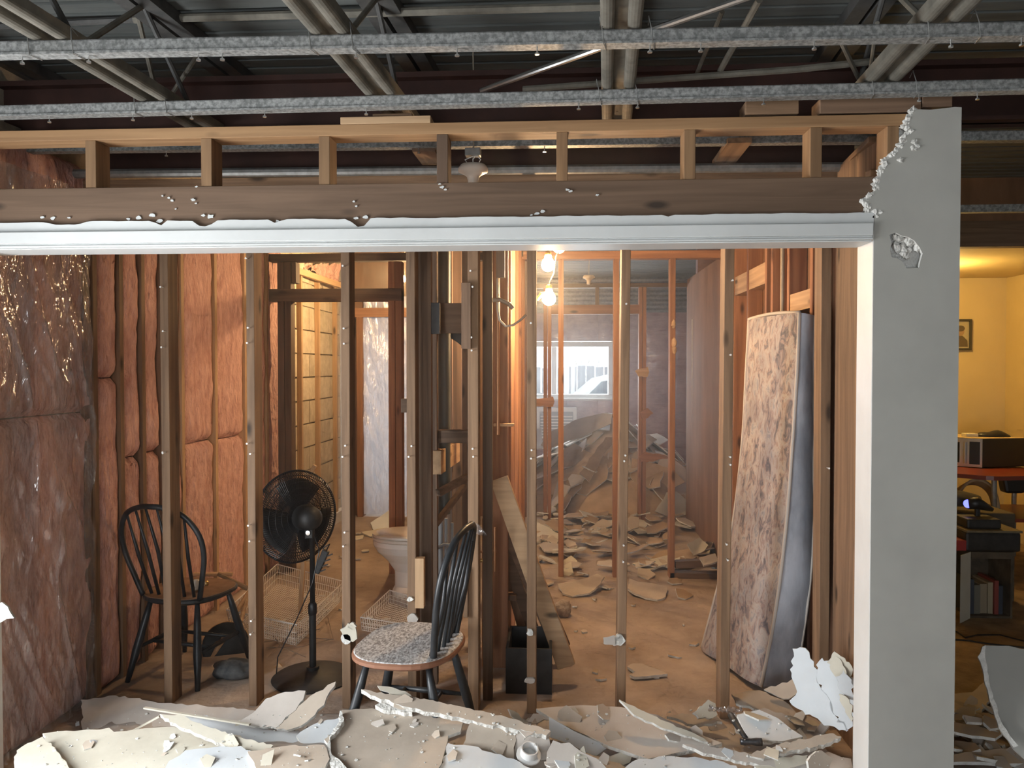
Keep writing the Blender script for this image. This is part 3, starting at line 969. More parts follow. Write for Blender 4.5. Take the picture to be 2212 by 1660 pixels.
mb = MB(); mb.tube([(XR + 0.01, 4.13, 0), (XR + 0.01, 4.13, 2.4)], 0.011, 8); build(mb, 'conduit', 'cable', wr)
# stretch behind the partition: brown boards with studs
for i, yy in enumerate((5.75, 6.1, 6.45, 6.8, 7.1, 7.4)):
    mb = MB(); mb.box((1.30 - 0.02 * (i % 2), yy + 0.008, 0), (1.36, yy + 0.3, 2.31 - 0.02 * (i % 3))); build(mb, 'board', 'board_back', wr)
    mb = MB(); mb.box((1.262, yy - 0.03, 0), (1.30, yy + 0.005, 2.33)); build(mb, 'stud', 'red_z', wr)
mb = MB(); mb.box((XR, YP + 0.1, 0), (1.37, YP + 0.115, 2.36)); build(mb, 'return_board', 'board_back', wr)

# ---- PLUMBING WALLS running back between bathroom and passage
wa = wall('wall_plumbing_left', 'bare studs of the plumbing wall beside the toilet, coloured dark for shade')
for i, (yy, m) in enumerate(((3.42, 'old_z'), (3.58, 'old_z'), (3.86, 'old_z'), (4.10, 'old_z'), (4.50, 'old_z'), (4.92, 'old_z'), (5.30, 'old_z'))):  # dark wood colour stands in for the shade on these studs
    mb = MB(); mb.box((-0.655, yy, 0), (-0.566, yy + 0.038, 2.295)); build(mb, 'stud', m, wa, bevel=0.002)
mb = MB(); mb.box((-0.655, 3.4, 2.295), (-0.566, YP, 2.33)); build(mb, 'top_plate', 'pine_y', wa)
wb = wall('wall_plumbing_right', 'lit orange studs of the plumbing wall beside the hanging bulbs')
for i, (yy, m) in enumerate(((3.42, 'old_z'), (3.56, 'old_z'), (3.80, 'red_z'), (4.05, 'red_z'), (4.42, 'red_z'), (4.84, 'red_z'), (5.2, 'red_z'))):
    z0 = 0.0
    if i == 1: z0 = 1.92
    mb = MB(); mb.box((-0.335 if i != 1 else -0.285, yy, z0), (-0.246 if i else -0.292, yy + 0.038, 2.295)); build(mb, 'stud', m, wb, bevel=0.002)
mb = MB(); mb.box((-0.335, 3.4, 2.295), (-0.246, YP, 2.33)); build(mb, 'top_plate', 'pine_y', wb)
def blk(par, a, b, Y, d, m, name='blocking'):
    p, q = at(a[0], a[1], Y), at(b[0], b[1], Y)
    mb = MB(); mb.box((p.x, Y, q.z), (q.x, Y + d, p.z)); return build(mb, name, m, par, bevel=0.002)
blk(wa, (931, 654), (950, 722), 3.40, 0.02, 'blackdull')
blk(wa, (948, 655), (1000, 720), 3.62, 0.038, 'old_x')
blk(wa, (946, 930), (1012, 958), 3.60, 0.06, 'old_x')
blk(wa, (1014, 845), (1034, 868), 3.56, 0.04, 'old_x')
blk(wb, (1066, 916), (1110, 922), 3.75, 0.06, 'pale_x')
blk(wb, (866, 862), (880, 892), 3.66, 0.04, 'old_x')
mb = MB(); p, q = at(942, 978, 3.55), at(982, 962, 4.25)
mb.bar(at(944, 1000, 3.55), at(986, 975, 4.2), 0.038, 0.11); build(mb, 'blocking', 'pale_y', wa)
mb = MB(); mb.bar(at(946, 1066, 3.55), at(1012, 1030, 3.7), 0.03, 0.03); build(mb, 'brace', 'old_x', wa)
mb = MB(); mb.bar(at(936, 1140, 3.6), at(1004, 1050, 3.75), 0.03, 0.02); build(mb, 'brace', 'old_x', wa)
# pipes between the two walls
def pipe(par, pts, r, m, name='pipe', n=10):
    mb = MB(); mb.tube([at(*p) for p in pts], r, n); return build(mb, name, m, par, smooth=True, auto=True)
for (px, y0, y1, Y, r, m) in ((952, 1125, 1400, 3.75, 0.012, 'pvc'), (964, 1120, 1400, 3.75, 0.009, 'pvc'), (977, 1130, 1300, 3.8, 0.008, 'pvc'), (1076, 600, 940, 3.66, 0.008, 'copper'), (1046, 1120, 1440, 3.7, 0.012, 'copper'), (1069, 1140, 1235, 3.6, 0.005, 'copper'), (1090, 800, 1240, 3.9, 0.006, 'pvc_white'), (1022, 1130, 1400, 3.7, 0.010, 'pvc')):
    pipe(wb if px > 1000 else wa, [(px, y0, Y), (px, y1, Y)], r, m)
pipe(wa, [(960, 500, 3.72), (960, 1110, 3.72)], 0.030, 'stack', 'vent_stack')
pipe(wa, [(942, 1186, 3.72), (960, 1176, 3.72), (985, 1180, 3.72)], 0.008, 'pvc')
pipe(wa, [(940, 1270, 3.7), (975, 1272, 3.7)], 0.009, 'blackdull')
pipe(wb, [(1020, 1190, 3.62), (1050, 1194, 3.62), (1072, 1190, 3.62)], 0.006, 'copper')
pipe(wb, [(1024, 1210, 3.62), (1048, 1212, 3.62)], 0.009, 'brass', 'valve')
pipe(wb, [(1044, 649, 3.5), (1080, 648, 3.5), (1098, 656, 3.5), (1108, 667, 3.5)], 0.010, 'cable', 'armoured_stub')
pipe(wb, [(1075, 602, 3.62), (1075, 672, 3.6), (1079, 692, 3.6), (1092, 705, 3.6), (1108, 703, 3.6), (1124, 692, 3.6), (1137, 680, 3.6)], 0.0055, 'cable', 'armoured_cable')
# torn dark paper hanging between the studs
mb = MB(); mb.prism(jag([at(x, y, 3.78) for x, y in ((975, 684), (981, 677), (990, 694), (1003, 700), (1003, 752), (985, 738), (968, 724), (960, 716), (965, 690))], 0.02, 0.004), (0, 0.004, 0)); build(mb, 'torn_board', 'blackdull', wa)

# ---- PARTITION with the doorway: bathroom side and bedroom side
wp = wall('wall_bathroom', 'doorway framing of brown studs and header at the back of the bathroom')
def xat(px, Y, py=800): return at(px, py, Y).x
for (x0, x1, z0, z1, m) in ((600, 614, 0, 2.27, 'old_z'), (615, 629, 0, 2.27, 'old_z'), (839, 853, 0, 2.27, 'red_z'), (854, 868, 0, 2.27, 'red_z'), (631, 640, 2.12, 2.27, 'old_z'), (850, 860, 2.12, 2.27, 'old_z')):
    mb = MB(); mb.box((xat(x0, YP), YP + (0.002 if z0 else 0), z0), (xat(x1, YP), YP + 0.089, z1)); build(mb, 'stud', m, wp, bevel=0.002)
mb = MB(); mb.box((XL, YP - 0.004, 1.985), (xat(868, YP), YP + 0.093, 2.075)); build(mb, 'door_header', 'old_x', wp, bevel=0.003)
mb = MB(); mb.box((XL, YP, 2.275), (-0.3, YP + 0.089, 2.33)); build(mb, 'top_plate', 'old_x', wp, bevel=0.002)
wq = wall('wall_bedroom', 'orange lit studs and top plate across the passage behind the bulbs')
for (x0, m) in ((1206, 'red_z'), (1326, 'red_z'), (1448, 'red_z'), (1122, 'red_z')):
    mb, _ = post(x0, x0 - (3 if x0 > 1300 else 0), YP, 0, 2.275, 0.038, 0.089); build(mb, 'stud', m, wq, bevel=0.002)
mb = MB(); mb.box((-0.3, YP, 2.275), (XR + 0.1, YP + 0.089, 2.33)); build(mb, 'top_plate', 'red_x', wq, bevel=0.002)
mb = MB(); mb.box((xat(1450, YP), YP, 0), (XR + 0.09, YP + 0.089, 0.038)); build(mb, 'sole_plate', 'pine_x', wq)
mb = MB(); mb.bar(V((xat(1462, YP), YP + 0.05, 0.09)), V((XR + 0.05, YP + 0.06, 0.11)), 0.06, 0.05); build(mb, 'loose_plank', 'old_x', wq)
for (px, py) in ((1455, 700), (1456, 740), (1456, 755)):
    mb = MB(); mb.sphere((0, 0, 0), (0.02, 0.012, 0.035), 7, 5); mb.v = [at(px, py, YP - 0.004) + v * random.uniform(0.6, 1.2) for v in mb.v]; build(mb, 'splinter', 'pale_z', wq)

# ---- REAR PARTITION
wz = wall('wall_rear', 'rear partition with a framed opening towards the window room')
for (x0, x1, z0, z1, m) in ((1174, 1182, 0, 2.29, 'red_z'), (1183, 1191, 0, 2.29, 'red_z'), (1380, 1387, 0, 2.29, 'red_z'), (1388, 1396, 0, 2.29, 'red_z'), (1486, 1494, 0, 2.29, 'old_z'), (1286, 1294, 2.12, 2.29, 'old_z'), (770, 783, 0, 2.02, 'red_z'), (878, 890, 0, 2.02, 'red_z')):
    mb = MB(); mb.box((xat(x0, YR), YR, z0), (xat(x1, YR), YR + 0.089, z1)); build(mb, 'stud', m, wz, bevel=0.002)
mb = MB(); mb.box((-0.3, YR, 2.29), (1.36, YR + 0.089, 2.33)); build(mb, 'top_plate', 'old_x', wz)
mb = MB(); mb.box((xat(1191, YR), YR, 2.03), (xat(1380, YR), YR + 0.089, 2.12)); build(mb, 'door_header', 'red_x', wz)
mb = MB(); mb.box((XL, YR - 0.002, 2.01), (xat(890, YR), YR + 0.089, 2.10)); build(mb, 'door_header', 'red_x', wz)
mb = MB(); mb.box((XL, YR, 2.22), (xat(900, YR), YR + 0.089, 2.26)); build(mb, 'top_plate', 'pine_x', wz)
for i, (px, py, dx) in enumerate(((1188, 870, -0.10), (1392, 806, -0.03), (1392, 895, 0.02), (1390, 990, 0.12))):
    p = at(px, py, YR - 0.004)
    mb = MB(); mb.prism(jag([p + V((-0.045 + min(dx, 0) * 1.6, 0, 0.02)), p + V((0.03, 0, 0.06)), p + V((0.045 + max(dx, 0) * 2, 0, 0.01)), p + V((0.03, 0, -0.04)), p + V((-0.03 + min(dx, 0), 0, -0.035))], 0.03, 0.008), (0, -0.02, 0)); build(mb, 'split_wood', 'red_x' if i != 1 else 'pale_x', wz)
# crinkled milky film filling the opening at the back of the bathroom
def film3(u, v):
    p = V((xat(783, YR) + (xat(905, YR) - xat(783, YR)) * u, YR + 0.05, 0.02 + 2.2 * v))
    q = 0.03 * noise.noise(V((p.x * 6 + p.z * 1.2, p.z * 2, 3))) + 0.02 * noise.noise(V((p.x * 15 + p.z * 3, p.z * 4, 7))) + 0.008 * noise.noise(V((p.x * 45, p.z * 18, 7)))
    return p + V((0, q, 0))
mb = MB(); mb.grid(50, 150, film3); build(mb, 'crinkled_film', 'silver', wz, smooth=True)
mb = MB(); mb.box((xat(905, YR), YR + 0.1, 0), (-0.3, YR + 0.12, ZD)); mb.box((XL, YR + 0.1, 0), (xat(783, YR), YR + 0.12, ZD)); mb.box((xat(783, YR), YR + 0.1, 2.22), (xat(905, YR), YR + 0.12, ZD)); build(mb, 'back_board', 'board_back', wz)
mb = MB(); mb.tube([at(1497, 690, 7.3), at(1497, 980, 7.3)], 0.011, 8); build(mb, 'white_pipe', 'pvc_white', wz)

# ---- FAR WALL with window and conditioner opening
wfar = wall('wall_far', 'far wall of film covered pink insulation around the bright window')
wx0, wx1 = xat(1092, YW), xat(1324, YW)
wz0, wz1 = at(1200, 860, YW).z, at(1200, 739, YW).z
def pad(x0, x1, z0, z1, seed):
    def fn(u, v):
        x, z = x0 + (x1 - x0) * u, z0 + (z1 - z0) * v
        e = min(u, 1 - u) * (x1 - x0)
        return (x, YW + 0.02 * math.exp(-e / 0.03) + 0.015 * noise.noise(V((x * 4, z * 3, seed))) + 0.008 * noise.noise(V((x * 9, z * 22, seed))), z)
    mb = MB(); mb.grid(max(3, int((x1 - x0) / 0.03)), max(3, int((z1 - z0) / 0.03)), fn)
    mb.box((x0, YW + 0.06, z0), (x1, YW + 0.16, z1))
    build(mb, 'insulation_pad', 'insul_wrap', wfar, smooth=True)
x = wx1
k = 0
while x < 1.8:
    pad(x, min(x + 0.4, 1.82), 0, 2.25, k); x += 0.402; k += 1
pad(-1.0, wx0, 0, 2.25, 20)
x = wx0
while x < wx1 - 0.05:
    xe_ = min(x + 0.42, wx1)
    pad(x, xe_, 0, wz0 - 0.01, 30 + k); pad(x, xe_, wz1 + 0.01, 2.25, 60 + k); x += 0.421; k += 1
# ribbed steel above
mb = MB()
z = 2.25
while z < ZD:
    mb.poly([(-1.0, YW + 0.02, z), (1.85, YW + 0.02, z), (1.85, YW + 0.0, z + 0.03), (-1.0, YW + 0.0, z + 0.03)])
    mb.poly([(-1.0, YW + 0.0, z + 0.03), (1.85, YW + 0.0, z + 0.03), (1.85, YW + 0.02, z + 0.06), (-1.0, YW + 0.02, z + 0.06)])
    z += 0.06
build(mb, 'ribbed_panel', 'galvdull', wfar)
mb = MB(); mb.box((1.80, YR + 0.1, 0), (1.9, YW + 0.2, ZD)); mb.box((-1.1, YR + 0.12, 0), (-1.0, YW + 0.2, ZD)); mb.box((1.36, YR + 0.0, 0), (1.9, YR + 0.1, ZD))
build(mb, 'side_board', 'insul_wrap', wfar)
mb = MB(); mb.box((-2.4, YW + 0.12, wz1), (2.6, YW + 0.2, ZD)); mb.box((-2.4, YW + 0.12, -0.3), (2.6, YW + 0.2, wz0)); mb.box((-2.4, YW + 0.12, wz0), (wx0, YW + 0.2, wz1)); mb.box((wx1, YW + 0.12, wz0), (2.6, YW + 0.2, wz1))
build(mb, 'outer_skin', 'block', wfar)
win = thing('window_1', (0, 0, 0), 'white framed sliding window glowing with daylight in the far wall', 'window', kind='structure')
fw = 0.05
for (a, b) in (((wx0, wz0), (wx1, wz0 + fw)), ((wx0, wz1 - fw * 1.4), (wx1, wz1)), ((wx0, wz0 + fw), (wx0 + fw, wz1 - fw * 1.4)), ((wx1 - fw * 1.3, wz0 + fw), (wx1, wz1 - fw * 1.4))):
    mb = MB(); mb.box((a[0], YW - 0.02, a[1]), (b[0], YW + 0.1, b[1])); build(mb, 'window_frame', 'trim', win, bevel=0.004)
xm = xat(1197, YW)
mb = MB(); mb.box((xm - 0.035, YW, wz0 + fw), (xm + 0.035, YW + 0.07, wz1 - fw * 1.4)); build(mb, 'meeting_stile', 'trim', win, bevel=0.004)
mb = MB(); mb.box((wx0 - 0.03, YW - 0.06, wz0 - 0.03), (wx1 + 0.03, YW + 0.0, wz0)); build(mb, 'window_sill', 'trim', win, bevel=0.004)
mg, nt, b_ = new_mat('window_glass')
nt.nodes.remove(b_)
tr = nt.nodes.new('ShaderNodeBsdfTransparent'); gl = nt.nodes.new('ShaderNodeBsdfGlossy'); gl.inputs['Roughness'].default_value = 0.02
mxs = nt.nodes.new('ShaderNodeMixShader'); mxs.inputs[0].default_value = 0.06
lk(nt, tr.outputs[0], mxs.inputs[1]); lk(nt, gl.outputs[0], mxs.inputs[2]); lk(nt, mxs.outputs[0], nt.nodes['Material Output'].inputs[0])
M['glass'] = mg
for (a, b) in ((wx0 + fw, xm - 0.035), (xm + 0.035, wx1 - fw * 1.3)):
    mb = MB(); mb.box((a, YW + 0.03, wz0 + fw), (b, YW + 0.036, wz1 - fw * 1.4)); build(mb, 'pane', 'glass', win)

# ---- YELLOW ROOM
M['yellow'] = mottled('yellow_wall_paint', (0.60, 0.47, 0.23), (0.66, 0.52, 0.26), (2, 2, 2), 0.7, 0.05)
wy = wall('wall_kitchen', 'yellow painted walls and ceiling of the lamp lit room beyond the column')
xcn = xat(2172, 7.0)
mb = MB(); mb.box((1.38, 7.0, 0), (xcn + 0.02, 7.06, 2.3)); build(mb, 'back_panel', 'yellow', wy)
mb = MB(); mb.box((xcn, 5.5, 0), (xcn + 0.1, 7.0, 2.3)); build(mb, 'return_panel', 'yellow', wy)
mb = MB(); mb.box((1.38, 5.25, 2.29), (5.5, 7.06, 2.32)); build(mb, 'lowered_ceiling', 'yellow', wy)
mb = MB(); mb.box((1.38, 5.16, 2.285), (5.5, 5.24, 2.45)); build(mb, 'soffit_beam', 'old_x', wy)
mb = MB(); mb.box((1.38, 5.17, 2.45), (5.5, 5.23, ZD)); build(mb, 'soffit_board', 'board_back', wy)
mb = MB(); mb.box((1.38, 3.5, 0), (1.40, 7.0, 2.36)); build(mb, 'side_panel', 'yellow', wy)

# ================================================================== THINGS
# ---- light bulbs and lamp holders
def bulb(p, label, lit=True, r=0.036, down=(0, 0, -1), group=None, cord_=None):
    p = V(p)
    t = thing('light_bulb', p, label, 'bulb', group)
    a = V(down).normalized()
    mb = MB()
    prof = [(0.0, r * 2.62)] + [(r * math.sin(t_), r * 1.62 + r * math.cos(t_)) for t_ in [math.pi * k / 12 for k in range(1, 9)]] + [(r * 0.52, r * 0.55), (r * 0.46, r * 0.2)]
    mb.lathe(prof[::-1], p, a, 18)
    build(mb, 'glass', lit if isinstance(lit, str) else ('bulb' if lit else 'bulb_off'), t, smooth=True)
    mb = MB()
    mb.lathe([(r * 0.45, r * 0.2), (r * 0.47, 0.0), (r * 0.45, -r * 0.35), (r * 0.25, -r * 0.45)], p, a, 12)
    build(mb, 'screw_cap', 'brass', t, smooth=True)
    if cord_:
        mb = MB(); mb.tube([V(q) for q in cord_], 0.003, 6); build(mb, 'cord', 'pvc_white', t)
    return t
def lamp_holder(p, label, s=1.0, mat='ceramic', wires=True):
    p = V(p)
    t = thing('lamp_holder', p, label, 'lamp holder')
    mb = MB()
    mb.lathe([(0.017 * s, -0.074 * s), (0.021 * s, -0.066 * s), (0.020 * s, -0.048 * s), (0.024 * s, -0.032 * s), (0.040 * s, -0.021 * s), (0.057 * s, -0.013 * s), (0.058 * s, -0.002 * s), (0.048 * s, 0.012 * s), (0.0, 0.014 * s)], p, (0, 0, 1), 24)
    build(mb, 'porcelain_body', mat, t, smooth=True)
    mb = MB(); mb.tube([p + V((0.0, 0, 0.02)), p + V((0.004, 0, 0.2)), V((p.x, p.y, ZD))], 0.003, 6); build(mb, 'cable', 'cable', t)
    if wires:
        mb = MB(); mb.box(p + V((-0.03, -0.02, 0.045)), p + V((0.03, 0.02, 0.075))); build(mb, 'junction_box', 'galvdull', t, bevel=0.003)
        for k in range(3):
            mb = MB(); mb.tube([p + V((-0.02 + 0.02 * k, 0, 0.018)), p + V((-0.03 + 0.03 * k, -0.012, 0.03)), p + V((0.01 * k, -0.02, 0.04)), p + V((0.03 - 0.02 * k, -0.005, 0.05))], 0.002, 6)
            build(mb, 'wire', 'pvc_white', t)
    return t
B1 = at(1184, 549, 4.15); B2 = at(1186, 622, 4.10)
bulb(B1, 'upper lit bulb of the pair hanging before the window', cord_=[B1 + V((0, 0, 0.01)), B1 + V((0.01, 0, 0.03)), B1 + V((0.03, 0.02, 0.05)), at(1206, 540, 4.24) + V((-0.045, 0, 0.04)), at(1206, 540, 4.24) + V((-0.04, 0, 0.56))])
bulb(B2, 'lower lit bulb of the pair hanging before the window', cord_=[B2 + V((0, 0, 0.01)), B2 + V((0.004, 0, 0.035)), at(1197, 590, 4.1), at(1199, 570, 4.12), at(1202, 552, 4.16), at(1208, 540, 4.26) + V((0.04, 0, 0.04)), at(1208, 536, 4.26) + V((0.04, 0, 0.56))])
B3 = at(868, 590, 6.35)
bulb(B3, 'lit bare bulb hanging between the doorway posts behind the header', 'bulb_strong', 0.031, cord_=[B3 + V((0, 0, 0.01)), B3 + V((0.01, 0, 0.08)), B3 + V((0.03, 0, 0.2)), V((B3.x + 0.03, B3.y, 2.73))])
def cord(name, pts, r, m, label, cat='cord'):
    mb = MB(); mb.tube([V(p) for p in pts], r, 6)
    return build(mb, name, m, label=label, cat=cat)
mb = MB()
c = B2 + V((-0.035, -0.01, -0.035))
mb.tube([c + V((-0.03, 0, -0.03)), c + V((-0.005, 0, 0)), c + V((0.02, 0, 0.01))], [0.008, 0.011, 0.005], 8); build(mb, 'bulb_clip', plain('yellow_clip', (0.75, 0.5, 0.08), 0.5), label='yellow spring clip beside the lower lit bulb', cat='clip')
lamp_holder(at(1022, 364, 2.95), 'white porcelain lamp holder hanging behind the header studs', 1.0)
lamp_holder(at(1272, 598, 7.0), 'tan porcelain lamp holder hanging before the window room', 0.95, wires=False)
h = at(1208, 536, 4.2)
t = thing('lamp_holder', h, 'round unlit globe fitting just above the upper lit bulb', 'lamp holder')
mb = MB(); mb.sphere(h + V((0, 0, 0.0)), (0.034, 0.034, 0.03), 16, 10); build(mb, 'globe', 'bulb_off', t, smooth=True)
mb = MB(); mb.lathe([(0.02, 0.02), (0.03, 0.03), (0.03, 0.045), (0.004, 0.10), (0.004, ZD - h.z)], h, (0, 0, 1), 16); build(mb, 'cap', 'ceramic', t, smooth=True)

# ---- windsor chairs
def chair(p, face, label, s=1.0, seat='seat', hoop_w=0.42, lean=0.12, seat_edge='black_worn', seat_w=0.215):
    """black bow back chair; face: direction the sitter looks"""
    p = V(p)
    f = V((face[0], face[1], 0)).normalized()
    r = V((f.y, -f.x, 0))
    def L(x, y, z): return p + r * (x * s) + f * (y * s) + V((0, 0, z * s))
    t = thing('windsor_chair', p, label, 'chair', 'black bow back chairs')
    H = 0.43
    out = []
    n = 36
    for k in range(n):
        a = 2 * math.pi * k / n
        ca, sa = math.cos(a), math.sin(a)
        y = 0.205 * math.copysign(abs(sa) ** 0.8, sa)
        wd = seat_w + 0.012 * (y / 0.2)
        x = wd * math.copysign(abs(ca) ** 0.72, ca)
        out.append((x, y))
    mb = MB()
    mb.hexa([L(x * 0.9, y * 0.9, H - 0.032) for x, y in out], [L(x, y, H - 0.018) for x, y in out])
    mb.hexa([L(x, y, H - 0.018) for x, y in out], [L(x, y, H - 0.006) for x, y in out])
    mb.hexa([L(x, y, H - 0.006) for x, y in out], [L(x * 0.975, y * 0.975, H) for x, y in out])
    o = build(mb, 'seat', seat_edge, t)
    mb = MB(); mb.hexa([L(x * 0.97, y * 0.97, H) for x, y in out], [L(x * 0.955, y * 0.955, H + 0.003) for x, y in out]); build(mb, 'seat_top', seat, o)
    legs = []
    for sx in (-1, 1):
        for sy in (-1, 1):
            top, bot = (sx * 0.135, sy * 0.12, H - 0.02), (sx * 0.205, sy * 0.215, 0.0)
            legs.append((sx, sy, top, bot))
            def LP(u): return L(*[top[i] + (bot[i] - top[i]) * u for i in range(3)])
            mb = MB(); mb.tube([LP(u) for u in (0, 0.25, 0.5, 0.62, 0.8, 1.0)], [0.011 * s, 0.017 * s, 0.020 * s, 0.021 * s, 0.016 * s, 0.012 * s], 10)
            build(mb, 'leg', 'black_worn', t, smooth=True)
    def leg_at(sx, sy, u):
        for (a, b, top, bot) in legs:
            if a == sx and b == sy: return L(*[top[i] + (bot[i] - top[i]) * u for i in range(3)])
    for sx in (-1, 1):
        mb = MB(); a, b = leg_at(sx, -1, 0.6), leg_at(sx, 1, 0.6); mb.tube([a, a.lerp(b, 0.5), b], [0.008 * s, 0.013 * s, 0.008 * s], 8); build(mb, 'stretcher', 'black_worn', t, smooth=True)
    for sy in (-0.2, 0.25):
        a = leg_at(-1, -1, 0.6).lerp(leg_at(-1, 1, 0.6), 0.5 + sy); b = leg_at(1, -1, 0.6).lerp(leg_at(1, 1, 0.6), 0.5 + sy)
        mb = MB(); mb.tube([a, a.lerp(b, 0.5), b], [0.008 * s, 0.012 * s, 0.008 * s], 8); build(mb, 'stretcher', 'black_worn', t, smooth=True)
    # bow
    hw = hoop_w / 2
    ctl = [(-0.70, 0.0), (-0.84, 0.11), (-0.97, 0.23), (-0.95, 0.34), (-0.70, 0.435), (-0.30, 0.475), (0, 0.482), (0.30, 0.475), (0.70, 0.435), (0.95, 0.34), (0.97, 0.23), (0.84, 0.11), (0.70, 0.0)]
    def bow(u):
        q = u * (len(ctl) - 1); i = min(int(q), len(ctl) - 2); f_ = q - i
        p0, p1, p2, p3 = [V((c[0], c[1], 0)) for c in (ctl[max(i - 1, 0)], ctl[i], ctl[i + 1], ctl[min(i + 2, len(ctl) - 1)])]
        c = 0.5 * ((2 * p1) + (p2 - p0) * f_ + (2 * p0 - 5 * p1 + 4 * p2 - p3) * f_ * f_ + (3 * p1 - p0 - 3 * p2 + p3) * f_ ** 3)
        z = max(0.0, c.y)
        return c.x * hw, -0.165 - lean * z / 0.482 + 0.03 * abs(c.x), H - 0.005 + z
    mb = MB(); mb.tube([L(*bow(k / 48)) for k in range(49)], 0.0135 * s, 10); build(mb, 'bow', 'black_worn', t, smooth=True)
    for k in range(6):
        xb = -0.125 + 0.05 * k
        best = min((abs(bow(u / 200)[0] - xb * 1.32) + (0 if bow(u / 200)[2] > H + 0.25 else 9), u / 200) for u in range(201))[1]
        bx = bow(best)
        mb = MB(); mb.tube([L(xb, -0.15 + 0.02 * abs(xb) / 0.12, H - 0.003), L((xb + bx[0]) / 2, -0.15 - lean * 0.4, (H + bx[2]) / 2), L(*bx)], [0.0085 * s, 0.0095 * s, 0.006 * s], 8)
        build(mb, 'spindle', 'black_worn', t, smooth=True)
    return t
c1 = V((-1.815, 3.68, 0))
chair((c1.x, 3.68, 0), (0.20, 0.98), 'black bow back chair with brown seat before the pink insulation', 0.95, hoop_w=0.475)
chair((-0.575, 2.965, 0.0), (-0.985, 0.17), 'black bow back chair with plaster dusted seat beside the leaning boards', 0.985, 'seat_dust', hoop_w=0.40, lean=0.085, seat_edge='seat_edge', seat_w=0.24)
bp = at(397, 1312, 3.72)
bulb((c1.x + 0.09, 3.66, 0.44), 'spare white bulb lying on the brown chair seat', False, 0.028, (-0.55, -0.45, 0.02))

# ---- overturned stool and sticks behind the brown seated chair
t = thing('stool', at(490, 1440, 3.95), 'overturned stool with black round seat and pale legs behind the chair', 'stool')
sc_ = at(488, 1395, 3.92); n_ = V((0.35, -0.9, 0.25)).normalized()
mb = MB(); mb.lathe([(0.105, -0.012), (0.118, 0.0), (0.118, 0.018), (0.105, 0.026)], sc_, n_, 28); build(mb, 'seat', 'blackdull', t, smooth=True, auto=True)
mb = MB(); mb.lathe([(0.116, -0.026), (0.121, -0.018), (0.116, -0.011)], sc_, n_, 28); build(mb, 'seat_rim', 'pale_z', t)
for (a, b) in (((440, 1448, 3.85), (486, 1376, 3.9)), ((505, 1330, 3.95), (538, 1280, 4.2)), ((520, 1345, 3.95), (533, 1290, 4.15)), ((470, 1240, 4.05), (535, 1272, 4.1))):
    mb = MB(); mb.tube([at(*a), at(*b)], [0.011, 0.014], 8); build(mb, 'leg', 'pale_x', t)
t = thing('wooden_pole', at(395, 1243, 4.3), 'pale round pole lying behind the black chair', 'pole')
mb = MB(); mb.tube([at(380, 1242, 4.3), at(502, 1241, 4.35)], 0.013, 10); build(mb, 'shaft', 'pale_x', t)
# dark cloth heap, work gloves by the stud
mb = MB(); p = at(505, 1500, 3.6)
mb.sphere((0, 0, 0), (0.11, 0.08, 0.045), 18, 10); mb.v = [V((p.x, 3.62, 0.035)) + V((v.x * (1 + .4 * noise.noise(v * 20)), v.y, max(-0.034, v.z * (1 + .5 * noise.noise(v * 25))))) for v in mb.v]
build(mb, 'crumpled_rag', mottled('dark_rag', (0.04, 0.045, 0.05), (0.12, 0.12, 0.12), (20, 20, 20), 0.95), label='crumpled dark rag on the floor left of the fan base', cat='rag', smooth=True)
mb = MB(); mb.tube([at(572, 1478, 3.72), at(590, 1455, 3.74), at(608, 1438, 3.76)], [0.022, 0.025, 0.02], 12); 
o = build(mb, 'paper_tube', 'pale_x', label='short tan tube lying behind the fan cable', cat='tube', smooth=True, auto=True)

# ---- pedestal fan seen from behind
pf = at(676, 1480, 3.62)
FX, FY = pf.x, 3.62
t = thing('pedestal_fan', (FX, FY, 0), 'black pedestal fan with round wire cage, turned away', 'fan')
hc = at(640, 1116, 3.66)
ax = V((0.765, -0.64, 0.06)).normalized()      # from the cage towards its motor
mb = MB(); mb.lathe([(0.19, 0), (0.195, 0.008), (0.18, 0.018), (0.06, 0.032), (0.03, 0.045), (0.03, 0.06)], (FX, FY, 0), (0, 0, 1), 32); build(mb, 'base', 'blackdull', t, smooth=True, auto=True)
mb = MB(); mb.tube([(FX, FY, 0.04), (FX, FY, 0.345)], 0.0165, 14); build(mb, 'lower_pole', 'blackdull', t, smooth=True, auto=True)
mb = MB(); mb.lathe([(0.018, 0.31), (0.021, 0.318), (0.021, 0.358), (0.014, 0.37)], (FX, FY, 0), (0, 0, 1), 16); build(mb, 'height_collar', 'black', t, smooth=True, auto=True)
mc = hc + ax * 0.12
mb = MB(); mb.tube([(FX, FY, 0.35), (FX, FY, mc.z - 0.09), (mc.x, mc.y, mc.z - 0.05)], 0.0125, 12); build(mb, 'upper_pole', 'blackdull', t, smooth=True)
mb = MB(); mb.lathe([(0.045, 0.03), (0.060, 0.05), (0.062, 0.11), (0.052, 0.15), (0.03, 0.165), (0.0, 0.168)], hc, ax, 22); mo = build(mb, 'motor_housing', 'blackdull', t, smooth=True)
mb = MB(); mb.obox(mc + V((0, 0, -0.06)), (0.02, 0, 0), (0, 0.02, 0), (0, 0, 0.035)); build(mb, 'tilt_bracket', 'blackdull', mo, bevel=0.005)
mb = MB(); mb.lathe([(0.009, 0), (0.011, 0.008), (0.0, 0.009)], mc + V((0.0, -0.022, -0.065)), (0, -1, 0), 10); build(mb, 'tilt_screw', 'steel', mo)
u_ = ax.cross(V((0, 0, 1))).normalized(); w_ = ax.cross(u_)
RC = 0.222
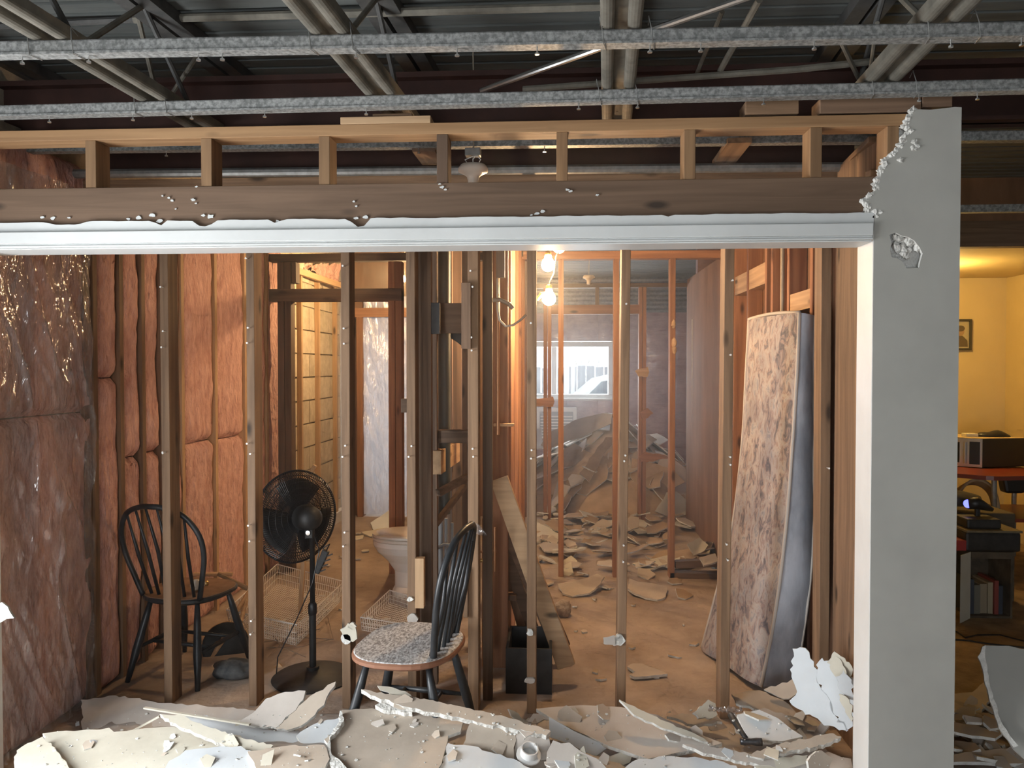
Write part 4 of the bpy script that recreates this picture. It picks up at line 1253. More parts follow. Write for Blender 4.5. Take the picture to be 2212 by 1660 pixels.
def on_cage(a, rr, side):
    k = rr / RC
    dome = 0.055 * math.sqrt(max(0.0, 1 - k ** 2.6)) + 0.004
    return hc + (u_ * math.cos(a) + w_ * math.sin(a)) * rr + ax * (dome * side)
mb = MB(); mb.tube([hc + (u_ * math.cos(2 * math.pi * k / 56) + w_ * math.sin(2 * math.pi * k / 56)) * RC for k in range(56)], 0.0055, 8, closed=True); build(mb, 'cage_rim', 'black', t, smooth=True)
for side, nm in ((1, 'rear_grille'), (-1, 'front_grille')):
    mb = MB()
    nw = 120
    for k in range(nw):
        a = 2 * math.pi * k / nw
        mb.tube([on_cage(a + 0.25 * (1 - q), 0.05 + (RC - 0.05) * q, side) for q in (0, 0.25, 0.5, 0.75, 0.9, 1.0)], 0.0015, 4, caps=False)
    for rr in (0.05, 0.08, 0.11, 0.14, 0.17, 0.20):
        mb.tube([on_cage(2 * math.pi * k / 48, rr, side) for k in range(48)], 0.0018, 5, closed=True)
    tag(build(mb, nm, 'black', t), kind='stuff')
for b in range(3):
    a0 = b * 2 * math.pi / 3 + 0.4
    def blade(u, v):
        rr = 0.03 + 0.155 * v
        a = a0 + (u - 0.5) * (1.75 - 0.25 * v)
        return hc + (u_ * math.cos(a) + w_ * math.sin(a)) * rr + ax * (0.02 * (u - 0.5) * 1.6)
    mb = MB(); mb.grid(10, 6, blade)
    bo = build(mb, 'blade', 'blackdull', t, smooth=True)
    so = bo.modifiers.new('thick', 'SOLIDIFY'); so.thickness = 0.003
mb = MB(); mb.lathe([(0.035, -0.02), (0.04, 0.03)], hc, ax, 16); build(mb, 'hub', 'black', t)
mb = MB(); mb.tube([mc + V((0.01, 0.0, -0.05)), at(690, 1190, 3.6), at(675, 1260, 3.58), at(640, 1340, 3.58), at(600, 1420, 3.6), at(596, 1470, 3.62), at(600, 1495, 3.58), at(640, 1478, 3.6), (FX - 0.02, FY, 0.03)], 0.003, 6); build(mb, 'power_cord', 'black', t)
# power strip standing behind the fan
t = thing('power_strip', at(690, 1250, 4.1), 'black power strip hanging tilted behind the fan pole', 'power strip')
a, b = at(683, 1238, 4.0), at(705, 1190, 4.0)
mb = MB(); mb.bar(a, b, 0.035, 0.028, (0, -1, 0)); o = build(mb, 'body', 'blackdull', t, bevel=0.004)
for k in range(4):
    mb = MB(); c = a.lerp(b, 0.15 + 0.23 * k) + V((0.016, -0.012, -0.008)); mb.bar(c, c + V((0.03, 0, 0.012)), 0.006, 0.006); build(mb, 'prong', 'blackdull', t)
mb = MB(); mb.tube([b, b + V((0.012, 0.02, 0.03)), b + V((-0.02, 0.02, 0.012)), a + V((-0.02, 0.02, -0.02)), V((a.x - 0.04, 4.02, 0.004))], 0.004, 6); build(mb, 'cord', 'black', t)
t = thing('broken_stick', at(680, 1030, 4.4), 'broken wooden stick standing behind the fan cage', 'stick')
mb = MB(); mb.bar(at(668, 1030, 4.4), at(681, 1006, 4.4), 0.022, 0.022, (0, 1, 0)); mb.bar(at(668, 1030, 4.4), V((at(640, 1200, 4.4).x, 4.45, 0.0)), 0.022, 0.022, (0, 1, 0)); build(mb, 'shaft', 'pale_z', t)

# ---- wire baskets
def basket(corners, h, label, nx, ny, m, splay=0.02, tilt=0.0):
    """corners: four floor points; wire mesh bottom and sides"""
    c = [V(x) for x in corners]
    mid = sum(c, V()) / 4
    t = thing('wire_basket', mid, label, 'basket', 'wire baskets on the floor')
    top = [p + (p - mid).normalized() * splay + V((0, 0, h)) for p in c]
    mb = MB(); mb.tube(top, 0.0032, 6, closed=True); build(mb, 'rim', m, t)
    mb = MB()
    for k in range(nx + 1):
        q = k / nx
        mb.tube([c[0].lerp(c[1], q), c[3].lerp(c[2], q)], 0.0017, 4)
    for k in range(ny + 1):
        q = k / ny
        mb.tube([c[0].lerp(c[3], q), c[1].lerp(c[2], q)], 0.0017, 4)
    tag(build(mb, 'bottom_wires', m, t), kind='stuff')
    mb = MB()
    for i in range(4):
        j = (i + 1) % 4
        nn = nx if i % 2 == 0 else ny
        for k in range(nn + 1):
            q = k / nn
            mb.tube([c[i].lerp(c[j], q), top[i].lerp(top[j], q)], 0.0017, 4)
        for hh in (0.3, 0.6):
            mb.tube([c[i].lerp(top[i], hh), c[j].lerp(top[j], hh)], 0.002, 4)
    tag(build(mb, 'side_wires', m, t), kind='stuff')
    return t
basket([atz(500, 1362, 0.06), atz(640, 1395, 0.03), atz(735, 1300, 0.04), atz(600, 1262, 0.09)], 0.12, 'large wire mesh basket lying behind the fan pole', 34, 26, 'wire', 0.03)
basket([atz(782, 1362, 0.02), atz(890, 1380, 0.02), atz(902, 1322, 0.02), atz(842, 1302, 0.02)], 0.075, 'shallow wire rack on the floor before the toilet', 22, 16, 'wire', 0.01)
t = thing('bent_wire', atz(600, 1390, 0.0), 'bent rusty wires on the floor before the large basket', 'wire')
for k, pts in enumerate((((570, 1388), (640, 1378), (720, 1382), (708, 1335)), ((575, 1400), (650, 1398), (718, 1381)), ((580, 1420), (625, 1372), (690, 1360)), ((590, 1375), (612, 1400), (660, 1420)))):
    mb = MB(); mb.tube([atz(x, y, 0.02 + 0.01 * k) for x, y in pts], 0.0022, 5); build(mb, 'wire_strand', 'wirebrown', t)

# ---- toilet, bowl pointing left, tank against the plumbing wall
ty = 5.02
tx0 = at(806, 1180, ty).x
t = thing('toilet', (tx0 + 0.3, ty, 0), 'white toilet with closed lid standing in the stripped bathroom', 'toilet')
def ring(cx, rx, ry, z, n=28):
    out = []
    for k in range(n):
        a = 2 * math.pi * k / n
        x = math.cos(a)
        out.append((cx + rx * x * (1.0 if x < 0 else 0.9), ty + ry * math.sin(a), z))
    return out
def loft(rings, mat, name, par):
    mb = MB()
    n = len(rings[0])
    for a, b in zip(rings, rings[1:]):
        i = len(mb.v); mb.v += [V(p) for p in a] + [V(p) for p in b]
        for k in range(n):
            mb.f.append([i + k, i + (k + 1) % n, i + n + (k + 1) % n, i + n + k]); mb.m.append(0)
    mb.poly(rings[0][::-1]); mb.poly(rings[-1])
    bm_ = build(mb, name, mat, par, smooth=True, auto=True)
    return bm_
loft([ring(tx0 + 0.33, 0.20, 0.105, 0.0), ring(tx0 + 0.33, 0.20, 0.105, 0.03), ring(tx0 + 0.33, 0.185, 0.09, 0.06), ring(tx0 + 0.325, 0.18, 0.09, 0.16), ring(tx0 + 0.30, 0.20, 0.115, 0.225), ring(tx0 + 0.265, 0.235, 0.16, 0.29), ring(tx0 + 0.25, 0.245, 0.178, 0.335), ring(tx0 + 0.25, 0.247, 0.18, 0.365)], 'porcelain', 'bowl', t)
loft([ring(tx0 + 0.25, 0.245, 0.182, 0.366), ring(tx0 + 0.25, 0.252, 0.188, 0.372), ring(tx0 + 0.25, 0.252, 0.188, 0.386), ring(tx0 + 0.25, 0.246, 0.182, 0.39)], 'ceramic', 'seat_ring', t)
loft([ring(tx0 + 0.25, 0.246, 0.184, 0.391), ring(tx0 + 0.25, 0.253, 0.19, 0.397), ring(tx0 + 0.25, 0.250, 0.187, 0.409), ring(tx0 + 0.25, 0.225, 0.165, 0.417)], 'ceramic', 'lid', t)
mb = MB(); mb.box((tx0 + 0.47, ty - 0.2, 0.36), (tx0 + 0.545, ty + 0.2, 0.72)); build(mb, 'tank', 'porcelain', t, bevel=0.02)
mb = MB(); mb.box((tx0 + 0.46, ty - 0.21, 0.72), (tx0 + 0.553, ty + 0.21, 0.75)); build(mb, 'tank_lid', 'porcelain', t, bevel=0.01)

# ---- dark box and boards leaning on the plumbing wall
t = thing('storage_box', (at(1120, 1500, 3.66).x, 3.66, 0), 'open black box on the floor behind the leaning boards', 'box')
a, b = at(1093, 1520, 3.52), at(1192, 1400, 3.52)
for lo, hi in (((a.x, 3.5, 0), (b.x, 3.512, 0.21)), ((a.x, 3.80, 0), (b.x, 3.812, 0.21)), ((a.x, 3.512, 0), (a.x + 0.012, 3.80, 0.21)), ((b.x - 0.012, 3.512, 0), (b.x, 3.80, 0.21)), ((a.x + 0.012, 3.512, 0), (b.x - 0.012, 3.8, 0.01))):
    mb = MB(); mb.box(lo, hi); build(mb, 'side', 'blackdull', t)
def board(a, b, w, d, m, label, up=(0, 1, 0.0), name='leaning_board'):
    mb = MB(); mb.bar(at(*a), at(*b), w, d, up)
    return build(mb, name, m, label=label, cat='board', group='boards leaning on the plumbing wall', bevel=0.003)
board((1224, 1440, 3.62), (1078, 1034, 3.74), 0.088, 0.038, 'pale_x', 'thick pale pine board leaning in front of the others')
board((1212, 1400, 3.86), (1085, 1100, 3.84), 0.10, 0.02, 'old_x', 'dark wide board directly behind the thick pale board')
board((1172, 1415, 3.95), (1070, 1135, 3.90), 0.06, 0.02, 'old_x', 'dark board leaning above the open black box')
board((1140, 1400, 4.05), (1055, 1085, 3.98), 0.05, 0.02, 'old_z', 'dark narrow board leaning nearest the pipes')
board((1118, 1470, 3.86), (1060, 1220, 3.84), 0.035, 0.03, 'blackdull', 'slim black strip leaning into the black box')
board((1152, 1330, 4.15), (1093, 1110, 4.05), 0.045, 0.012, 'paper_grey', 'pale grey strip leaning among the dark boards')
blk_o = MB(); p, q = at(1058, 1284, 3.9), at(1116, 1296, 3.9); blk_o.box((p.x, 3.88, q.z), (q.x, 3.95, p.z))
blk_o.box((p.x - 0.01, 3.89, 0), (p.x + 0.03, 3.93, q.z)); 
build(blk_o, 'scrap_frame', 'old_z', label='dusty L shaped scrap of framing among the leaning boards', cat='wood scrap')
# clear plastic scrap on the fifth stud
mb = MB()
mb.grid(8, 5, lambda u, v: at(1020 + 37 * u, 1136 + 24 * u + (v - 0.5) * 22 * math.sin(math.pi * min(1, u + 0.15)), 3.26 + 0.02 * math.sin(6 * u + 3 * v)))
build(mb, 'plastic_scrap', 'film', label='clear plastic scrap caught on the stud by the chair back', cat='plastic', smooth=True)
mb = MB(); p = at(1218, 1288, 4.5)
mb.sphere((0, 0, 0), (0.055, 0.05, 0.05), 14, 10); mb.v = [V((p.x, 4.62, 0.05)) + v * (1 + 0.35 * noise.noise(v * 30)) for v in mb.v]
build(mb, 'wool_tuft', mottled('grey_wool', (0.3, 0.24, 0.19), (0.5, 0.42, 0.35), (30, 30, 30), 1.0, 1.0, bdist=0.02), label='ball of dusty grey wool on the floor by the pale board', cat='wool', smooth=True)

# ---- mattress leaning on the right wall
mt, nt, b_ = new_mat('floral_ticking')
N = nt.nodes
tc = N.new('ShaderNodeTexCoord'); mp = N.new('ShaderNodeMapping'); mp.inputs['Scale'].default_value = (20, 20, 13)
lk(nt, tc.outputs['Object'], mp.inputs[0])
n1 = N.new('ShaderNodeTexNoise'); n1.inputs['Scale'].default_value = 1.0; n1.inputs['Detail'].default_value = 8; n1.inputs['Roughness'].default_value = 0.68; n1.inputs['Distortion'].default_value = 0.7
lk(nt, mp.outputs[0], n1.inputs['Vector'])
rp = N.new('ShaderNodeValToRGB'); cr = rp.color_ramp
cr.elements[0].position = 0.33; cr.elements[0].color = (0.11, 0.105, 0.125, 1)
cr.elements[1].position = 0.72; cr.elements[1].color = (0.40, 0.385, 0.39, 1)
for pos, c in ((0.42, (0.215, 0.20, 0.215)), (0.46, (0.36, 0.265, 0.24)), (0.50, (0.40, 0.35, 0.33)), (0.57, (0.45, 0.415, 0.40)), (0.63, (0.27, 0.275, 0.31))):
    e = cr.elements.new(pos); e.color = c4(c)
n2 = N.new('ShaderNodeTexNoise'); n2.inputs['Scale'].default_value = 4.5; n2.inputs['Detail'].default_value = 3; lk(nt, tc.outputs['Object'], n2.inputs['Vector'])
r2 = N.new('ShaderNodeValToRGB'); r2.color_ramp.elements[0].position = 0.42; r2.color_ramp.elements[0].color = (0, 0, 0, 1); r2.color_ramp.elements[1].position = 0.62; r2.color_ramp.elements[1].color = (0.75, 0.75, 0.75, 1); lk(nt, n2.outputs['Fac'], r2.inputs[0])
mm_ = N.new('ShaderNodeMix'); mm_.data_type = 'RGBA'; mm_.blend_type = 'MULTIPLY'; lk(nt, r2.outputs[0], mm_.inputs[0]); lk(nt, rp.outputs[0], mm_.inputs[6]); mm_.inputs[7].default_value = (0.62, 0.64, 0.72, 1)
lk(nt, n1.outputs['Fac'], rp.inputs[0]); lk(nt, mm_.outputs[2], b_.inputs['Base Color']); b_.inputs['Roughness'].default_value = 0.75
bpn = N.new('ShaderNodeBump'); bpn.inputs['Strength'].default_value = 0.5; bpn.inputs['Distance'].default_value = 0.01; lk(nt, n1.outputs['Fac'], bpn.inputs['Height']); lk(nt, bpn.outputs[0], b_.inputs['Normal'])
M['ticking'] = mt
M['mat_side'] = mottled('blue_grey_mattress_side', (0.24, 0.26, 0.30), (0.48, 0.51, 0.57), (5, 5, 2.5), 0.6, 0.4, 6, bscale=(10, 10, 3), bdist=0.02)
M['piping'] = plain('pale_piping', (0.52, 0.47, 0.42), 0.6)
# corner points (picture column, row, depth): broad face near/far edges and the wall side edge
near = [at(1727, 676, 3.50), at(1722, 800, 3.46), at(1712, 960, 3.45), at(1697, 1150, 3.46), at(1674, 1330, 3.48), at(1644, 1484, 3.55)]
far_ = [at(1618, 690, 4.12), at(1612, 800, 4.12), at(1603, 960, 4.12), at(1580, 1150, 4.12), at(1545, 1290, 4.12), at(1516, 1400, 4.12)]
wls = [at(1760, 682, 3.52), at(1757, 800, 3.5), at(1757, 960, 3.49), at(1757, 1150, 3.5), at(1748, 1280, 3.5), at(1720, 1476, 3.55)]
def curve(pts, v):
    k = v * (len(pts) - 1); i = min(int(k), len(pts) - 2); f = k - i
    p0, p1, p2, p3 = pts[max(i - 1, 0)], pts[i], pts[i + 1], pts[min(i + 2, len(pts) - 1)]
    return 0.5 * ((2 * p1) + (p2 - p0) * f + (2 * p0 - 5 * p1 + 4 * p2 - p3) * f * f + (3 * p1 - p0 - 3 * p2 + p3) * f ** 3)
t = thing('mattress', (1.0, 3.8, 0), 'thin floral mattress with blue grey side leaning on the right studs', 'mattress')
def mface(u, v):
    a, b = curve(near, v), curve(far_, v)
    p = a.lerp(b, u)
    e = min(u, 1 - u, 1)
    bulge = 0.020 * (1 - math.exp(-e / 0.08)) + 0.006 * noise.noise(p * 6) + 0.012 * noise.noise(V((u * 3, v * 7, 2)))
    return p + V((-bulge, -bulge * 0.3, 0))
mb = MB(); mb.grid(30, 90, mface); build(mb, 'ticking', 'ticking', t, smooth=True)
def mside(u, v):
    a, b = curve(near, v), curve(wls, v)
    p = a.lerp(b, u)
    return p + V((0, -0.016 * math.sin(math.pi * u) - 0.006 * noise.noise(p * 9), 0))
mb = MB(); mb.grid(12, 90, mside); build(mb, 'side_border', 'mat_side', t, smooth=True)
thk = [wls[i] - near[i] for i in range(6)]
wfar_ = [V((min(XR - 0.005, far_[i].x + 0.13), far_[i].y, far_[i].z)) for i in range(6)]
mb = MB(); mb.grid(2, 30, lambda u, v: curve(wls, v).lerp(curve(wfar_, v), u)); mb.grid(2, 30, lambda u, v: curve(far_, v).lerp(curve(wfar_, v), u))
mb.poly([near[0], far_[0], wfar_[0], wls[0]]); mb.poly([near[5], wls[5], wfar_[5], far_[5]])
build(mb, 'back_cover', 'mat_side', t)
mb = MB(); mb.tube([curve(near, k / 40) for k in range(41)], 0.008, 8); build(mb, 'piping', 'piping', t, smooth=True)
mb = MB(); mb.tube([curve(far_, k / 40) for k in range(41)], 0.008, 8); build(mb, 'piping', 'piping', t, smooth=True)
mb = MB(); mb.tube([near[0].lerp(far_[0], k / 10) + V((0, 0, 0.012 * math.sin(math.pi * k / 10))) for k in range(11)], 0.009, 8); build(mb, 'piping', 'piping', t, smooth=True)
mb = MB(); mb.tube([curve(wls, k / 40) for k in range(41)], 0.006, 8); build(mb, 'piping', 'piping', t, smooth=True)

# ---- air conditioner set in the far wall
t = thing('air_conditioner', at(1200, 935, YW - 0.06), 'white air conditioner set in the wall below the far window', 'air conditioner')
a, b = at(1158, 880, YW - 0.07), at(1246, 948, YW - 0.07)
mb = MB(); mb.box((a.x, YW - 0.08, b.z), (b.x, YW + 0.05, a.z)); build(mb, 'case', 'pvc_white', t, bevel=0.01)
mb = MB(); mb.box((a.x + 0.05, YW - 0.088, b.z + 0.03), (b.x - 0.05, YW - 0.081, a.z - 0.06)); g = build(mb, 'front_panel', 'pvc', t)
for k in range(7):
    z = b.z + 0.05 + k * 0.04
    mb = MB(); mb.box((a.x + 0.06, YW - 0.1, z), (b.x - 0.06, YW - 0.089, z + 0.018)); build(mb, 'louvre', 'pvc_white', g)

# ---- outside: fence, bush, car
t = thing('fence', at(1270, 800, 14.2), 'grey board fence in the yard beyond the far window', 'fence')
for k in range(30):
    x = -2.6 + k * 0.165
    mb = MB(); mb.box((x, 14.2 + (0.03 if k % 2 else 0), -0.15), (x + 0.14, 14.22 + (0.03 if k % 2 else 0), 1.52 + random.uniform(-0.03, 0.03))); build(mb, 'picket', mottled('grey_picket', (0.20, 0.215, 0.235), (0.30, 0.315, 0.34), (20, 20, 2), 0.9) if k == 0 else bpy.data.materials['grey_picket'], t)
mb = MB(); mb.box((-2.6, 14.26, 0.95), (2.6, 14.3, 1.04)); build(mb, 'rail', bpy.data.materials['grey_picket'], t)
t = thing('car', at(1330, 860, 12.6), 'white car parked before the fence outside the far window', 'car')
cx0 = at(1252, 850, 12.6).x
prof = [(0.0, 0.28), (0.02, 0.72), (0.25, 0.95), (0.6, 1.02), (1.05, 1.40), (1.5, 1.50), (2.3, 1.48), (2.9, 1.08), (3.7, 0.98), (3.9, 0.7), (3.92, 0.28)]
mb = MB(); mb.hexa([(cx0 - 0.80 + x, 12.5, z - 0.08) for x, z in prof], [(cx0 - 0.80 + x, 13.9, z - 0.08) for x, z in prof]); build(mb, 'body', plain('white_car_paint', (0.8, 0.8, 0.82), 0.25), t, bevel=0.05)
mb = MB(); mb.hexa([(cx0 - 0.80 + x, 12.485, z - 0.08) for x, z in ((0.85, 1.06), (1.15, 1.36), (1.6, 1.42), (1.6, 1.06))], [(cx0 - 0.80 + x, 12.499, z - 0.08) for x, z in ((0.85, 1.06), (1.15, 1.36), (1.6, 1.42), (1.6, 1.06))]); build(mb, 'side_window', plain('car_glass', (0.05, 0.08, 0.12), 0.1), t)
for x in (0.75, 3.15):
    mb = MB(); mb.lathe([(0.2, 0), (0.31, 0.01), (0.31, 0.17), (0.2, 0.18)], (cx0 - 0.80 + x, 12.46, 0.16), (0, 1, 0), 20); build(mb, 'wheel', 'black', t)
t = thing('bush', at(1250, 800, 15.5), 'leafless pale bush rising behind the yard fence', 'bush')
mb = MB()
rr = random.Random(5)
bx = at(1255, 800, 15.5).x
for k in range(70):
    x = bx + rr.uniform(-0.5, 0.5)
    mb.tube([(bx + rr.uniform(-.1, .1), 15.5, -0.15), (x, 15.5 + rr.uniform(-.3, .3), 1.0 + rr.random() * 0.3), (x + rr.uniform(-.4, .4), 15.5 + rr.uniform(-.3, .3), 1.5 + rr.random() * 0.32)], [0.008, 0.005, 0.003], 5)
tag(build(mb, 'branches', plain('pale_branches', (0.42, 0.38, 0.30), 0.9), t), kind='stuff')

# ---- yellow room: table, microwave, picture, boxes
lamp = bpy.data.lights.new('room_lamp_light', 'POINT'); lamp.energy = 30; lamp.color = (1.0, 0.66, 0.22); lamp.shadow_soft_size = 0.06
lo_ = bpy.data.objects.new('room_lamp_light', lamp); col.objects.link(lo_); lo_.location = (2.85, 6.1, 2.12)
t = thing('ceiling_lamp', (2.85, 6.1, 2.22), 'bare bulb fitting on the ceiling of the yellow room', 'lamp')
mb = MB(); mb.lathe([(0.02, -0.06), (0.03, -0.03), (0.06, 0.0), (0.06, 0.07)], (2.85, 6.1, 2.22), (0, 0, 1), 18); build(mb, 'base', 'ceramic', t)
t = thing('framed_picture', at(2082, 756, 6.98), 'small framed portrait picture hanging on the yellow wall', 'picture')
a, b = at(2052, 690, 6.98), at(2098, 757, 6.98)
for lo, hi in (((a.x, b.z), (b.x, b.z + 0.018)), ((a.x, a.z - 0.018), (b.x, a.z)), ((a.x, b.z + 0.018), (a.x + 0.018, a.z - 0.018)), ((b.x - 0.018, b.z + 0.018), (b.x, a.z - 0.018))):
    mb = MB(); mb.box((lo[0], 6.97, lo[1]), (hi[0], 6.998, hi[1])); build(mb, 'frame', plain('dark_green_frame', (0.05, 0.045, 0.03), 0.4), t)
mb = MB(); mb.box((a.x + 0.018, 6.985, b.z + 0.018), (b.x - 0.018, 6.997, a.z - 0.018)); o = build(mb, 'print', plain('faded_print', (0.42, 0.36, 0.22), 0.5), t)
mm = (a + b) / 2
dk = plain('print_dark_tone', (0.12, 0.09, 0.05), 0.6); fs = plain('print_face_tone', (0.33, 0.22, 0.12), 0.6)
mb = MB(); mb.lathe([(0.034, 0), (0.034, 0.001)], (mm.x, 6.9845, mm.z + 0.03), (0, -1, 0), 16, sy=1.25); build(mb, 'printed_head', fs, o)
mb = MB(); mb.lathe([(0.038, 0), (0.038, 0.0015)], (mm.x, 6.9842, mm.z + 0.055), (0, -1, 0), 16, sy=0.7); build(mb, 'printed_hair', dk, o)
mb = MB(); mb.prism([(mm.x - 0.065, 6.9845, b.z + 0.03), (mm.x + 0.065, 6.9845, b.z + 0.03), (mm.x + 0.06, 6.9845, mm.z - 0.05), (mm.x + 0.02, 6.9845, mm.z - 0.01), (mm.x - 0.02, 6.9845, mm.z - 0.01), (mm.x - 0.06, 6.9845, mm.z - 0.05)], (0, -0.001, 0)); build(mb, 'printed_jacket', dk, o)

zt_ = 0.74
ta = atz(2148, 1030, zt_)
t = thing('table', (ta.x, ta.y + 0.4, 0), 'red edged table holding the microwave in the yellow room', 'table')
M['redtop'] = plain('red_table_top', (0.20, 0.035, 0.02), 0.35)
x0, x1, y0, y1 = ta.x - 0.75, ta.x + 1.0, ta.y, ta.y + 0.75
def rounded(x0, x1, y0, y1, r, z):
    out = []
    for (cx, cy, a0) in ((x1 - r, y1 - r, 0), (x0 + r, y1 - r, 90), (x0 + r, y0 + r, 180), (x1 - r, y0 + r, 270)):
        for k in range(5):
            a = R(a0 + 22.5 * k); out.append((cx + r * math.cos(a), cy + r * math.sin(a), z))
    return out
def rot_about(pts, c, ang):
    m = Matrix.Rotation(ang, 3, 'Z'); return [m @ (V(p) - c) + c for p in pts]
piv = V((ta.x, ta.y, 0))
ang = R(-24)
x0, x1, y0, y1 = ta.x - 0.02, ta.x + 0.95, ta.y - 0.02, ta.y + 0.9
tb = lambda z: rot_about(rounded(x0 - 0.7, x0 + 0.04, y0, y1, 0.05, z), piv, ang)
tfd, tsd = V((-0.80, 0.60, 0)).normalized(), V((0.985, 0.17, 0)).normalized()
def ttop(z):
    c_ = V((ta.x, ta.y, z)); W2, D2, q = 0.85, 1.0, 0.05
    return [c_ + tfd * q, c_ + (tfd + tsd) * q * 0.3, c_ + tsd * q, c_ + tsd * (D2 - q), c_ + tsd * D2 + tfd * q, c_ + tsd * D2 + tfd * (W2 - q), c_ + tsd * (D2 - q) + tfd * W2, c_ + tsd * q + tfd * W2, c_ + tfd * (W2 - q)]
mb = MB(); mb.hexa(ttop(zt_ - 0.03), ttop(zt_)); build(mb, 'table_top', 'redtop', t)
for (px, yy) in ((2147, ta.y + 0.12), (2190, ta.y + 0.75), (2030, ta.y + 0.3), (2060, ta.y + 0.8)):
    xx = at(px, 1100, yy).x
    mb = MB(); mb.tube([(xx, yy, 0.008), (xx, yy, zt_ - 0.03)], 0.018, 10); build(mb, 'leg', 'galvdull', t)
pz = [atz(2150, 1132, 0.45)]
mb = MB(); mb.box((ta.x - 0.05, ta.y + 0.1, 0.40), (ta.x + 0.9, ta.y + 0.7, 0.425)); build(mb, 'lower_shelf', 'redtop', t)
# microwave
mz0 = zt_
mpf = atz(2122, 1011, mz0 + 0.005)
t = thing('microwave', (mpf.x + 0.2, mpf.y + 0.2, mz0), 'black and steel microwave oven on the red edged table', 'microwave')
ma = R(-28)
rx_, fx_ = V((math.cos(R(4)), math.sin(R(4)), 0)), V((-math.sin(R(0)), math.cos(R(0)), 0))
fd = V((-0.80, 0.60, 0)).normalized()      # along the front, away from the near corner
sd = V((0.97, 0.22, 0)).normalized()       # along the side
W_, D_, H_ = 0.50, 0.42, 0.215
c0 = V((mpf.x, mpf.y, mz0 + 0.006))
mb = MB(); base = [c0, c0 + sd * D_, c0 + sd * D_ + fd * W_, c0 + fd * W_]; mb.hexa(base, [p + V((0, 0, H_)) for p in base]); build(mb, 'case', plain('dark_case', (0.020, 0.016, 0.012), 0.4), t, bevel=0.006)
mb = MB(); mb.hexa([p + V((0, 0, H_ + 0.001)) for p in base], [p + V((0, 0, H_ + 0.006)) for p in base]); build(mb, 'top_cover', plain('tan_top_cover', (0.5, 0.38, 0.2), 0.6), t)
on = fd.cross(V((0, 0, 1))).normalized()
if on.y > 0: on = -on
def fpanel(u0, u1, v0, v1, off, name, m, par):
    p = [c0 + fd * (W_ * u) + V((0, 0, H_ * v)) + on * 0.001 for u, v in ((u0, v0), (u1, v0), (u1, v1), (u0, v1))]
    mb = MB(); mb.hexa(p, [q + on * off for q in p]); return build(mb, name, m, par)
dr = fpanel(0.0, 1.0, 0.0, 1.0, 0.008, 'steel_front', 'steel', t)
fpanel(0.3, 0.98, 0.14, 0.86, 0.011, 'door_window', plain('dark_oven_window', (0.01, 0.01, 0.01), 0.12), dr)
fpanel(0.03, 0.17, 0.1, 0.9, 0.011, 'control_panel', 'black', dr)
hp = c0 + fd * (W_ * 0.22) + on * 0.035
mb = MB(); mb.tube([hp + V((0, 0, H_ * 0.12)), hp + V((0, 0, H_ * 0.88))], 0.009, 10); build(mb, 'handle', 'steel', dr)
mc_ = c0 + fd * 0.2 + sd * 0.2 + V((0, 0, H_ + 0.006))
mb = MB(); mb.box(at(2078, 936, mc_.y) * 0 + mc_ + V((-0.09, -0.04, 0)), mc_ + V((0.0, 0.04, 0.025))); build(mb, 'small_box', 'cream', label='small cream carton lying on the microwave', cat='carton', bevel=0.004)
mb = MB(); p = c0 + sd * 0.30 + fd * 0.16 + V((0, 0, H_ + 0.006))
mb.sphere((0, 0, 0), (0.13, 0.06, 0.045), 20, 10); mb.v = [p + V((v.x, v.y, max(0, v.z) * (1 + 0.2 * math.sin(v.x * 40)))) for v in mb.v]
build(mb, 'black_bag', 'black', label='flat black bag lying on the microwave', cat='bag', smooth=True)
# goods below and beside the table
zz = 0.43
mb = MB(); p = at(2155, 1100, ta.y + 0.35)
mb.grid(18, 14, lambda u, v: V((p.x - 0.17 + 0.14 * math.cos(math.pi * u) + 0.02 * v, ta.y + 0.3 + 0.12 * v, 0.425 + (0.24 * math.sin(math.pi * u) ** 0.8) * (1 - 0.2 * v))))
so = build(mb, 'draped_cloth', mottled('tan_cloth', (0.42, 0.30, 0.17), (0.58, 0.43, 0.27), (10, 10, 10), 0.9), label='tan cloth bundle under the red edged table', cat='cloth', smooth=True)
m_ = so.modifiers.new('thick', 'SOLIDIFY'); m_.thickness = 0.02
mb = MB(); p = at(2195, 1050, ta.y + 0.45)
mb.hexa([(p.x - 0.07, p.y, p.z - 0.06), (p.x + 0.07, p.y, p.z - 0.06), (p.x + 0.07, p.y + 0.1, p.z - 0.06), (p.x - 0.07, p.y + 0.1, p.z - 0.06)], [(p.x - 0.1, p.y, zt_ - 0.031), (p.x + 0.1, p.y, zt_ - 0.031), (p.x + 0.1, p.y + 0.1, zt_ - 0.031), (p.x - 0.1, p.y + 0.1, zt_ - 0.031)])
build(mb, 'hanging_bag', 'black', label='black bag hanging under the red edged table', cat='bag', bevel=0.02)
zb = 0.40
cA = at(2089, 1190, 4.75)
t = thing('tool_case', (at(2140, 1160, 4.75).x, 4.8, at(2140, 1190, 4.75).z), 'wide black tool case stacked on the book box', 'tool case')
a, b = at(2086, 1193, 4.7), at(2207, 1152, 4.7)
mb = MB(); mb.box((a.x, 4.7, a.z), (b.x, 5.0, b.z)); bo = build(mb, 'case', 'blackdull', t, bevel=0.015)
mb = MB(); mb.box((a.x, 4.69, b.z), (b.x, 5.01, b.z + 0.012)); build(mb, 'lid', mottled('dusty_case_lid', (0.10, 0.08, 0.05), (0.2, 0.16, 0.09), (20, 3, 20), 0.8), t)
mb = MB(); mb.box((a.x - 0.055, 4.69, a.z + 0.01), (a.x - 0.002, 4.8, a.z + 0.07)); build(mb, 'red_latch', plain('red_plastic', (0.35, 0.03, 0.03), 0.4), t)
